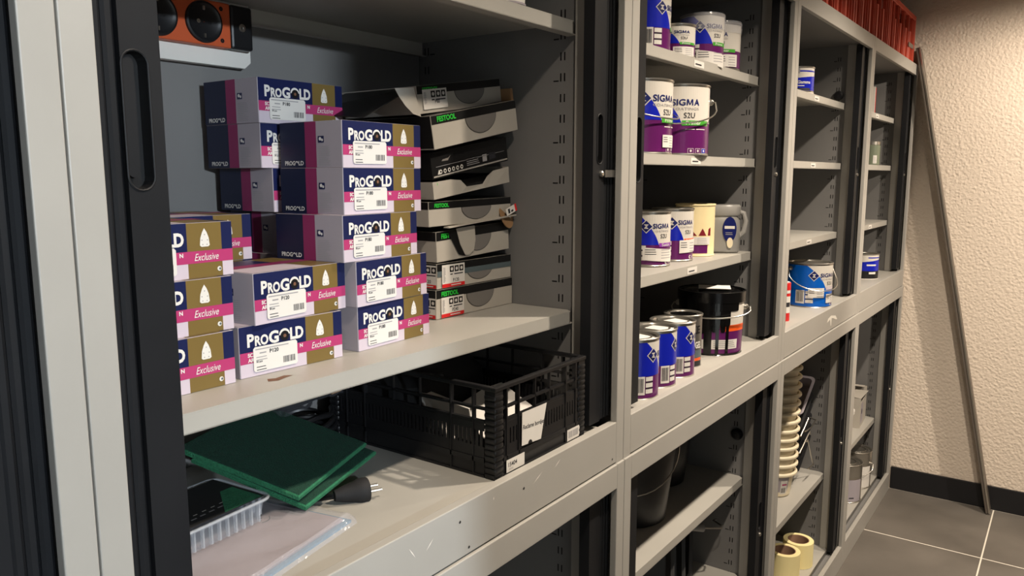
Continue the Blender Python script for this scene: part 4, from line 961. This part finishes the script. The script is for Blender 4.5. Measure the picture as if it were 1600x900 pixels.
bb, th = sigma_can('bright blue paint can with wire handle on the floor of the third cabinet', 2.643, 0.102, FU, 0.0775, 0.162, 46, 'nova', 'can_bright', group='single paint cans in the third and fourth cabinets')
tint_sticker(bb, 0.0775, 0.162, th, -0.85, -0.12, 0.24, 0.46); tint_sticker(bb, 0.0775, 0.162, th, 0.0, 0.6, 0.12, 0.32)
bail(bb, 0.0775, 0.162, 0.140, 0.075, th+PI/2+rad(-12), bow=0.002)
rt_ = thing('sealant_cartridge', 'red and white cartridge standing beside the bright blue can', 'cartridge', (2.262, 0.085, FU+0.0004))
part('tube', MB().lathe([(0.0005, 0), (0.024, 0), (0.0245, 0.002), (0.0245, 0.128), (0.022, 0.131)], 'red', 28), rt_, smooth=True)
part('nozzle', MB().lathe([(0.022, 0.131), (0.009, 0.134), (0.007, 0.150), (0.0005, 0.151)], 'white', 20), rt_, smooth=True)
d = Decal(cyl=(0.0245, facing(2.262, 0.085))); d.rect(0.0, 0.03, 0.034, 0.085, 'white'); d.rect(0.004, 0.05, 0.03, 0.065, 'ink', 1); d.rect(0.004, 0.095, 0.03, 0.105, 'white', 1); d.make('printed_label', rt_)
for (X0, Z0, dz, lb) in ((2.9385, 0.1095, 1.9377, 'round black plug in the side wall of the third upper cabinet'), (1.9385, 0.105, 0.851, 'round black plug in the side wall of the second lower cabinet'), (0.9385, 0.26, 0.885, 'round black plug in the side wall of the first lower cabinet')):
    g = MB(lambda p: (X0-p[2], Z0+p[0], dz+p[1])); g.lathe([(0.018, 0.0), (0.018, 0.006), (0.012, 0.014), (0.0005, 0.015)], 'black', 20)
    tag(link('cable_plug', g.mesh('cable_plug', True)), lb, 'plug')

# ------------------------------------------------------------------ fourth cabinet
bx = thing('box_file', 'red and white box file standing on the top shelf by the wall', 'box file', (3.70, 0.130, Z1+0.0004), (0, 0, rad(12)))
part('case', MB().box((0, 0, 0), (0.07, 0.22, 0.135), 'can_white'), bx, bevel=0.001)
part('spine', MB().box((0.055, -0.003, 0), (0.0705, -0.0002, 0.135), 'red'), bx)
d = Decal((0, -0.0005, 0), (1, 0, 0), (0, 0, 1)); d.rect(0.01, 0.055, 0.05, 0.058, 'ink'); d.lines(0.01, 0.07, 0.045, 0.1, 4); link('printed_front', d.mb.mesh('printed_front'), bx)
gj = thing('glass_jar', 'grey-green jar with a metal lid on the middle shelf by the wall', 'jar', (3.70, 0.135, Z2+0.0004))
part('jar_body', MB().lathe([(0.0005, 0), (0.038, 0), (0.041, 0.003), (0.041, 0.090), (0.036, 0.096)], 'olive_glass', 32), gj, smooth=True)
part('lid', MB().lathe([(0.039, 0.092), (0.041, 0.094), (0.041, 0.108), (0.039, 0.110), (0.0005, 0.110)], 'tin', 32), gj, smooth=True)
d = Decal(cyl=(0.041, facing(3.70, 0.135))); d.rect(0.012, 0.008, 0.03, 0.045, 'paper'); d.lines(0.014, 0.01, 0.028, 0.043, 6, 1); d.make('printed_label', gj)
t = thing('paint_tub', 'small blue and white tub with black base, fourth cabinet floor', 'paint tub', (3.580, 0.102, FU+0.0004))
r, h = 0.056, 0.118; can_body(t, r, h, 'can_white'); th = facing(3.580, 0.102); d = Decal(cyl=(r, th)); d.rect(-PI*r, 0.04*h, PI*r, 0.34*h, 'black'); d.rect(-PI*r, 0.34*h, PI*r, 0.68*h, 'can_blue'); d.strip(-1.5*r, 1.5*r, lambda u: 0.68*h, lambda u: (0.70+0.06*u/r)*h, 'can_blue', 1); d.rect(0.1*r, 0.54*h, 0.9*r, 0.60*h, 'white', 1); d.rect(0.3*r, 0.22*h, 0.9*r, 0.30*h, 'white', 1); d.rect(0.2*r, 0.84*h, 1.4*r, 0.88*h, 'can_blue', 1); d.make('printed_label', t)

# ------------------------------------------------------------------ lower cabinets
def bucket(name, label, cat, x, y, z, r0, r1, h, key, group=None, handle=True, wire='steel', hz=0.0):
    t = thing(name, label, cat, (x, y, z), group=group)
    part('bucket_wall', MB().lathe([(0.0005, 0.001), (r0-0.004, 0.001), (r0, 0.003), (r1, h-0.01), (r1+0.005, h-0.01), (r1+0.006, h), (r1-0.001, h), (r1-0.003, h-0.006), (r0-0.003, 0.006), (0.0005, 0.005)], key, 40), t, smooth=True)
    if handle:
        an = facing(x, y)+PI/2
        ca, sa = math.cos(an), math.sin(an); pts = []
        for i in range(19): a = PI*i/18; xx = -math.cos(a)*(r1+0.006); oo = -math.sin(a)*(r1+0.01); pts.append((xx*ca-oo*sa, xx*sa+oo*ca, h-0.02-math.sin(a)*0.10))
        part('wire_handle', MB().tube(pts, 0.0018, wire, 8), t, smooth=True)
    return t
bucket('bucket', 'black bucket with wire handle at the left of the lower paint cabinet', 'bucket', 1.50, 0.245, 0.7205, 0.10, 0.125, 0.225, 'black', 'black buckets in the lower cabinet')
bucket('bucket', 'black bucket standing right of the one with the bright wire handle', 'bucket', 1.775, 0.300, 0.7205, 0.09, 0.115, 0.215, 'black', 'black buckets in the lower cabinet', handle=False)
bucket('bucket', 'black bucket at the far left behind the stile in the lower cabinet', 'bucket', 1.225, 0.255, 0.7205, 0.10, 0.125, 0.225, 'black', 'black buckets in the lower cabinet', handle=False)
def paint_tray(label, loc, rot, key='tray_grey', group='paint trays standing in the lower cabinet'):
    t = thing('paint_tray', label, 'paint tray', loc, rot, group)
    L, W_ = 0.27, 0.20
    part('tray_pan', MB().loft([rr(W_-0.03, L-0.03, 0.015, 0.0), rr(W_-0.008, L-0.008, 0.018, 0.035), rr(W_+0.008, L+0.008, 0.02, 0.036), rr(W_+0.008, L+0.008, 0.02, 0.039), rr(W_-0.012, L-0.012, 0.018, 0.038), rr(W_-0.034, L-0.034, 0.014, 0.003)], key), t, smooth=True)
    part('grip_ribs', (lambda m: ([m.box((-0.06, -0.09+i*0.02, 0.003), (0.06, -0.085+i*0.02, 0.006), key) for i in range(6)], m)[-1])(MB()), t)
    return t
paint_tray('dark grey paint tray leaning on the lowest shelf, left one', (1.50, 0.22, 0.530), (rad(76), 0, rad(-62)))
paint_tray('dark grey paint tray leaning on the lowest shelf, right one', (1.66, 0.26, 0.530), (rad(74), 0, rad(-58)))
paint_tray('dark grey paint tray standing beside the side wall on the lowest shelf', (1.82, 0.30, 0.535), (rad(76), 0, rad(-66)))
rl = thing('paint_roller', 'paint roller with wire arm resting on the standing trays', 'paint roller', (1.70, 0.20, 0.615), (0, rad(12), rad(-30)))
part('grip', MB(lambda p: (p[2], p[0], p[1])).lathe([(0.0005, 0), (0.009, 0.002), (0.012, 0.03), (0.010, 0.08), (0.012, 0.11), (0.0005, 0.112)], 'grey_plastic', 16), rl, smooth=True)
part('wire_arm', MB().tube([(0.11, 0, 0), (0.18, 0, 0), (0.20, 0.02, 0), (0.20, 0.06, 0.0), (0.22, 0.07, 0.0)], 0.003, 'steel', 8), rl, smooth=True)
# cream tubs nested in a tall stack
SL3 = 0.4124
TX, TY = 2.62, 0.19
for i in range(14):
    last = i == 0
    t = thing('paint_tub', ('cream tub at the bottom of the tall nested stack, printed wall visible' if i == 0 else 'cream tub at the top of the tall nested stack' if i == 13 else 'cream tub showing only its rim, %s from the bottom of the tall nested stack' % ['', 'second', 'third', 'fourth', 'fifth', 'sixth', 'seventh', 'eighth', 'ninth', 'tenth', 'eleventh', 'twelfth', 'thirteenth'][i]), 'tub', (TX+0.0012*math.sin(i*1.3), TY+0.001*math.cos(i*1.7), SL3+0.034*i), group='nested cream tubs in a stack')
    if 'prof' not in CACHE:
        CACHE['prof'] = MB().lathe([(0.0005, 0.0015), (0.058, 0.0015), (0.061, 0.003), (0.0725, 0.086), (0.082, 0.087), (0.0855, 0.091), (0.0855, 0.097), (0.081, 0.101), (0.0745, 0.100), (0.0735, 0.095), (0.0625, 0.0065), (0.0005, 0.005)], 'cream', 44).mesh('tub_wall', True)
    link('tub_wall', CACHE['prof'], t)
    if i == 0:
        d = Decal(cyl=(0.061, facing(TX, TY)), taper=0.138); d.rect(-0.03, 0.008, 0.055, 0.082, 'greycard'); d.rect(0.025, 0.015, 0.05, 0.07, 'paper', 1); d.barcode(0.028, 0.02, 0.046, 0.04, 2); d.rect(0.03, 0.05, 0.048, 0.056, 'pink', 2); d.make('printed_label', t)
# black trays with wire handles behind the tubs
for i in range(5):
    paint_tray(['lowest', 'second lowest', 'middle', 'second highest', 'highest'][i]+' black paint tray of the tilted pile behind the cream tubs', (2.818, 0.262, 0.500+0.043*i), (0, rad(-34), 0), 'black' if i < 4 else 'black_matt', 'black paint trays piled behind the tubs')
paint_tray('pale grey paint tray lying on top of the black tray pile', (2.815, 0.258, 0.735), (0, rad(-33), 0), 'greycard', 'black paint trays piled behind the tubs')
for pts, lb in ((((2.628, 0.100, 0.652), (2.700, 0.100, 0.684), (2.726, 0.100, 0.697), (2.738, 0.101, 0.690)), 'upper wire roller handle propped beside the cream tubs'),
                (((2.625, 0.100, 0.585), (2.735, 0.100, 0.628), (2.760, 0.100, 0.634), (2.768, 0.101, 0.620)), 'lower wire roller handle propped beside the cream tubs'),
                (((2.700, 0.103, 0.650), (2.78, 0.103, 0.644), (2.855, 0.103, 0.656), (2.86, 0.13, 0.66)), 'thin wire sticking out level towards the side wall'),
                (((2.730, 0.103, 0.600), (2.742, 0.103, 0.606), (2.80, 0.103, 0.53), (2.850, 0.103, 0.47), (2.78, 0.103, 0.474)), 'bent triangular wire hanging beside the cream tubs')):
    o = MB(); o.tube(pts, 0.0028, 'steel', 8)
    tag(link('roller_wire', o.mesh('roller_wire', True)), lb, 'roller wire', 'wire roller handles by the tubs')
# masking tape rolls
def tape(label, x, y, z, h=0.05, r=0.058):
    t = thing('tape_roll', label, 'tape roll', (x, y, z), group='cream masking tape rolls in the lower cabinet')
    part('tape', MB().lathe([(0.041, 0), (r-0.001, 0), (r, 0.001), (r, h-0.001), (r-0.001, h), (0.041, h)], 'tape_cream', 40), t, smooth=True)
    part('core', MB().lathe([(0.0408, h-0.0005), (0.038, h-0.0005), (0.038, 0.0005), (0.0408, 0.0005)], 'tape_core', 40), t, smooth=True)
FLL = FL_L+0.0003
tape('wide masking tape roll nearest the stile on the cabinet floor', 2.615, 0.132, FLL, 0.10)
tape('wide masking tape roll standing right of the front one', 2.738, 0.115, FLL, 0.10)
tape('lower masking tape roll of the stack behind the front rolls', 2.690, 0.300, FLL, 0.10)
tape('upper masking tape roll of the stack behind the front rolls', 2.690, 0.300, FLL+0.1005, 0.075)
# fourth lower cabinet: cartons and tins
ct = thing('open_carton', 'white open carton with torn flaps on the shelf of the last lower cabinet', 'carton', (3.70, 0.105, 0.3905), (0, 0, rad(4)))
m = MB(); k = 0.002; W_, D_, H_ = 0.20, 0.26, 0.15
m.box((0, 0, 0), (W_, D_, k), 'card_white'); m.box((0, 0, k), (k, D_, H_), 'card_white'); m.box((W_-k, 0, k), (W_, D_, H_+0.02), 'card_white'); m.box((k, 0, k), (W_-k, k, H_-0.02), 'card_white'); m.box((k, D_-k, k), (W_-k, D_, H_), 'card_white')
part('carton_wall', m, ct); part('flap', MB().prism([(0, 0), (W_*0.9, -0.01), (W_*0.85, 0.05), (0.02, 0.06)], H_, H_+0.002, 'card_white'), ct)
part('flap', MB().box((W_-0.03, 0.01, H_+0.02), (W_, D_, H_+0.022), 'card_white'), ct)
part('black_contents', MB().loft([rr(0.15, 0.2, 0.04, 0.004, cx=0.1, cy=0.13), rr(0.16, 0.21, 0.04, 0.08, cx=0.1, cy=0.13), rr(0.1, 0.12, 0.03, 0.12, cx=0.1, cy=0.13)], 'black_matt'), ct, smooth=True)
d = Decal((0, 0, 0), (1, 0, 0), (0, 0, 1)); d.rect(0.015, 0.015, 0.09, 0.12, 'greycard'); d.disc(0.05, 0.075, 0.014, 'ink', 1); link('printed_front', d.mb.mesh('printed_front'), ct)
sp = thing('plastic_tub', 'small white tub standing beside the open carton', 'tub', (3.625, 0.170, 0.3905))
part('tub_wall', MB().lathe([(0.0005, 0.001), (0.042, 0.001), (0.045, 0.004), (0.05, 0.09), (0.054, 0.09), (0.054, 0.098), (0.0005, 0.1)], 'white', 32), sp, smooth=True)
part('lid', MB().lathe([(0.055, 0.1), (0.055, 0.108), (0.0005, 0.108)], 'white', 32), sp, smooth=True)
for x, y, lb, q in ((3.530, 0.125, 'grey metal tin with ringed lid at the front of the cabinet floor', 0), (3.738, 0.125, 'metal tin with hazard label and wire handle behind the front tin', 1)):
    t = thing('metal_tin', lb, 'tin', (x, y, FLL), group='metal tins on the last cabinet floor')
    r, h = 0.078, 0.185; can_body(t, r, h, 'tin', lid='tin'); th = facing(x, y)
    part('lid_ring', MB().lathe([(r-0.03, h-0.003), (r-0.029, h+0.001), (r-0.026, h+0.001), (r-0.025, h-0.003)], 'tin', 40), t, smooth=True)
    d = Decal(cyl=(r, th)); d.rect(-1.4*r, 0.04*h, 1.2*r, 0.62*h, 'greycard' if q == 0 else 'paper'); d.rect(-PI*r, 0.63*h, PI*r, 0.66*h, 'steel', 0)
    if q == 0: d.rect(0.35*r, 0.12*h, 0.65*r, 0.15*h, 'ink', 1)
    else:
        for i in range(3):
            uu, vv = 0.35*r, (0.5-0.17*i)*h; s_ = 0.075*h; d.poly([(uu-s_, vv), (uu, vv-s_), (uu+s_, vv), (uu, vv+s_)], 'red', 1); d.poly([(uu-s_*.75, vv), (uu, vv-s_*.75), (uu+s_*.75, vv), (uu, vv+s_*.75)], 'paper' if i == 0 else 'black', 2)
        bail(t, r, h, 0.125, 0.06, th+PI/2+rad(-20))
    d.make('printed_label', t)

# ------------------------------------------------------------------ red crates on top of the cabinets
def red_crate(label, x, loc_y=0.02):
    t = thing('stacking_crate', label, 'crate', (x, loc_y, 2.1604), group='red crates on top of the cabinets')
    L, D_, H_ = 0.60, 0.40, 0.215
    m = MB(); k = 0.006
    m.box((0.01, 0.01, 0.0), (L-0.01, D_-0.01, 0.006), 'red_crate')
    m.box((0.012, 0.012, 0.006), (L-0.012, 0.012+k, H_-0.075), 'red_crate_dark')
    m.box((0.012, D_-0.012-k, 0.006), (L-0.012, D_-0.012, H_), 'red_crate'); m.box((0.012, 0.018, 0.006), (0.012+k, D_-0.018, H_), 'red_crate'); m.box((L-0.012-k, 0.018, 0.006), (L-0.012, D_-0.018, H_), 'red_crate')
    xs = [0.012, 0.085, 0.145, 0.225, 0.30, 0.375, 0.44, 0.515, L-0.012]
    for i in range(len(xs)-1):
        if i % 2 == 0: m.box((xs[i], 0.012, H_-0.075), (xs[i+1], 0.012+k, H_), 'red_crate_dark')
        else: m.box((xs[i], 0.012, H_-0.03), (xs[i+1], 0.012+k, H_), 'red_crate_dark')
    part('crate_wall', m, t)
    part('rim', (lambda q: (q.box((0, 0, H_-0.016), (L, 0.012, H_), 'red_crate'), q.box((0.0, 0.0, H_), (L, 0.006, H_+0.006), 'red_crate'), q.box((0, D_-0.012, H_-0.016), (L, D_, H_), 'red_crate'), q.box((0, 0.012, H_-0.016), (0.012, D_-0.012, H_), 'red_crate'), q.box((L-0.012, 0.012, H_-0.016), (L, D_-0.012, H_), 'red_crate'), q)[-1])(MB()), t, bevel=0.002)
    for xq, w_ in ((0.0, 0.022), (0.055, 0.008), (0.075, 0.008), (0.098, 0.030), (0.15, 0.008), (0.185, 0.008), (0.215, 0.035), (0.29, 0.008), (0.315, 0.008), (0.345, 0.035), (0.41, 0.008), (0.455, 0.034), (0.51, 0.008), (0.545, 0.008), (L-0.022, 0.022)):
        hh = H_-0.016 if w_ < 0.025 else H_-0.08
        part('rib', MB().prism([(xq, 0.012), (xq+w_*0.2, 0.0), (xq+w_*0.8, 0.0), (xq+w_, 0.012)], 0.004, hh, 'red_crate'), t)
    return t
red_crate('red ribbed plastic crate nearest the end wall with grey tag', 3.345)
link('grey_tag', (lambda q: q.box((0.44, -0.0015, 0.065), (0.56, -0.0002, 0.085), 'tin').mesh('grey_tag'))(MB()), [o for o in bpy.data.objects if o.name.startswith('stacking_crate') and o.get('label', '').startswith('red ribbed plastic crate nearest')][0], (0, 0, 0), (0, 0, 0))
red_crate('red ribbed plastic crate in the middle of the row on the cabinets', 2.735)
red_crate('red ribbed plastic crate furthest from the end wall', 2.125)

# ------------------------------------------------------------------ board leaning in the corner
LB = Vector((0, 0.003, 2.235)); FB = Vector((0, -0.452, 0.004)); L_ = (LB-FB).length; an = math.atan2(LB.y-FB.y, LB.z-FB.z)
bo = thing('leaning_board', 'long narrow grey board leaning edge-on between cabinet and end wall', 'board', (WALLX-0.0135, FB.y, 0.006), (-an, 0, 0))
part('board', MB().box((-0.075, -0.006, 0.0), (0, 0.006, L_), 'board_grey'), bo, bevel=0.001)
part('edge_trim', MB().box((-0.080, -0.010, 0.0), (-0.0752, -0.002, L_), 'alu'), bo, bevel=0.0008)
part('edge_trim', MB().box((-0.080, 0.002, 0.0), (-0.0752, 0.010, L_), 'board_grey'), bo, bevel=0.0008)
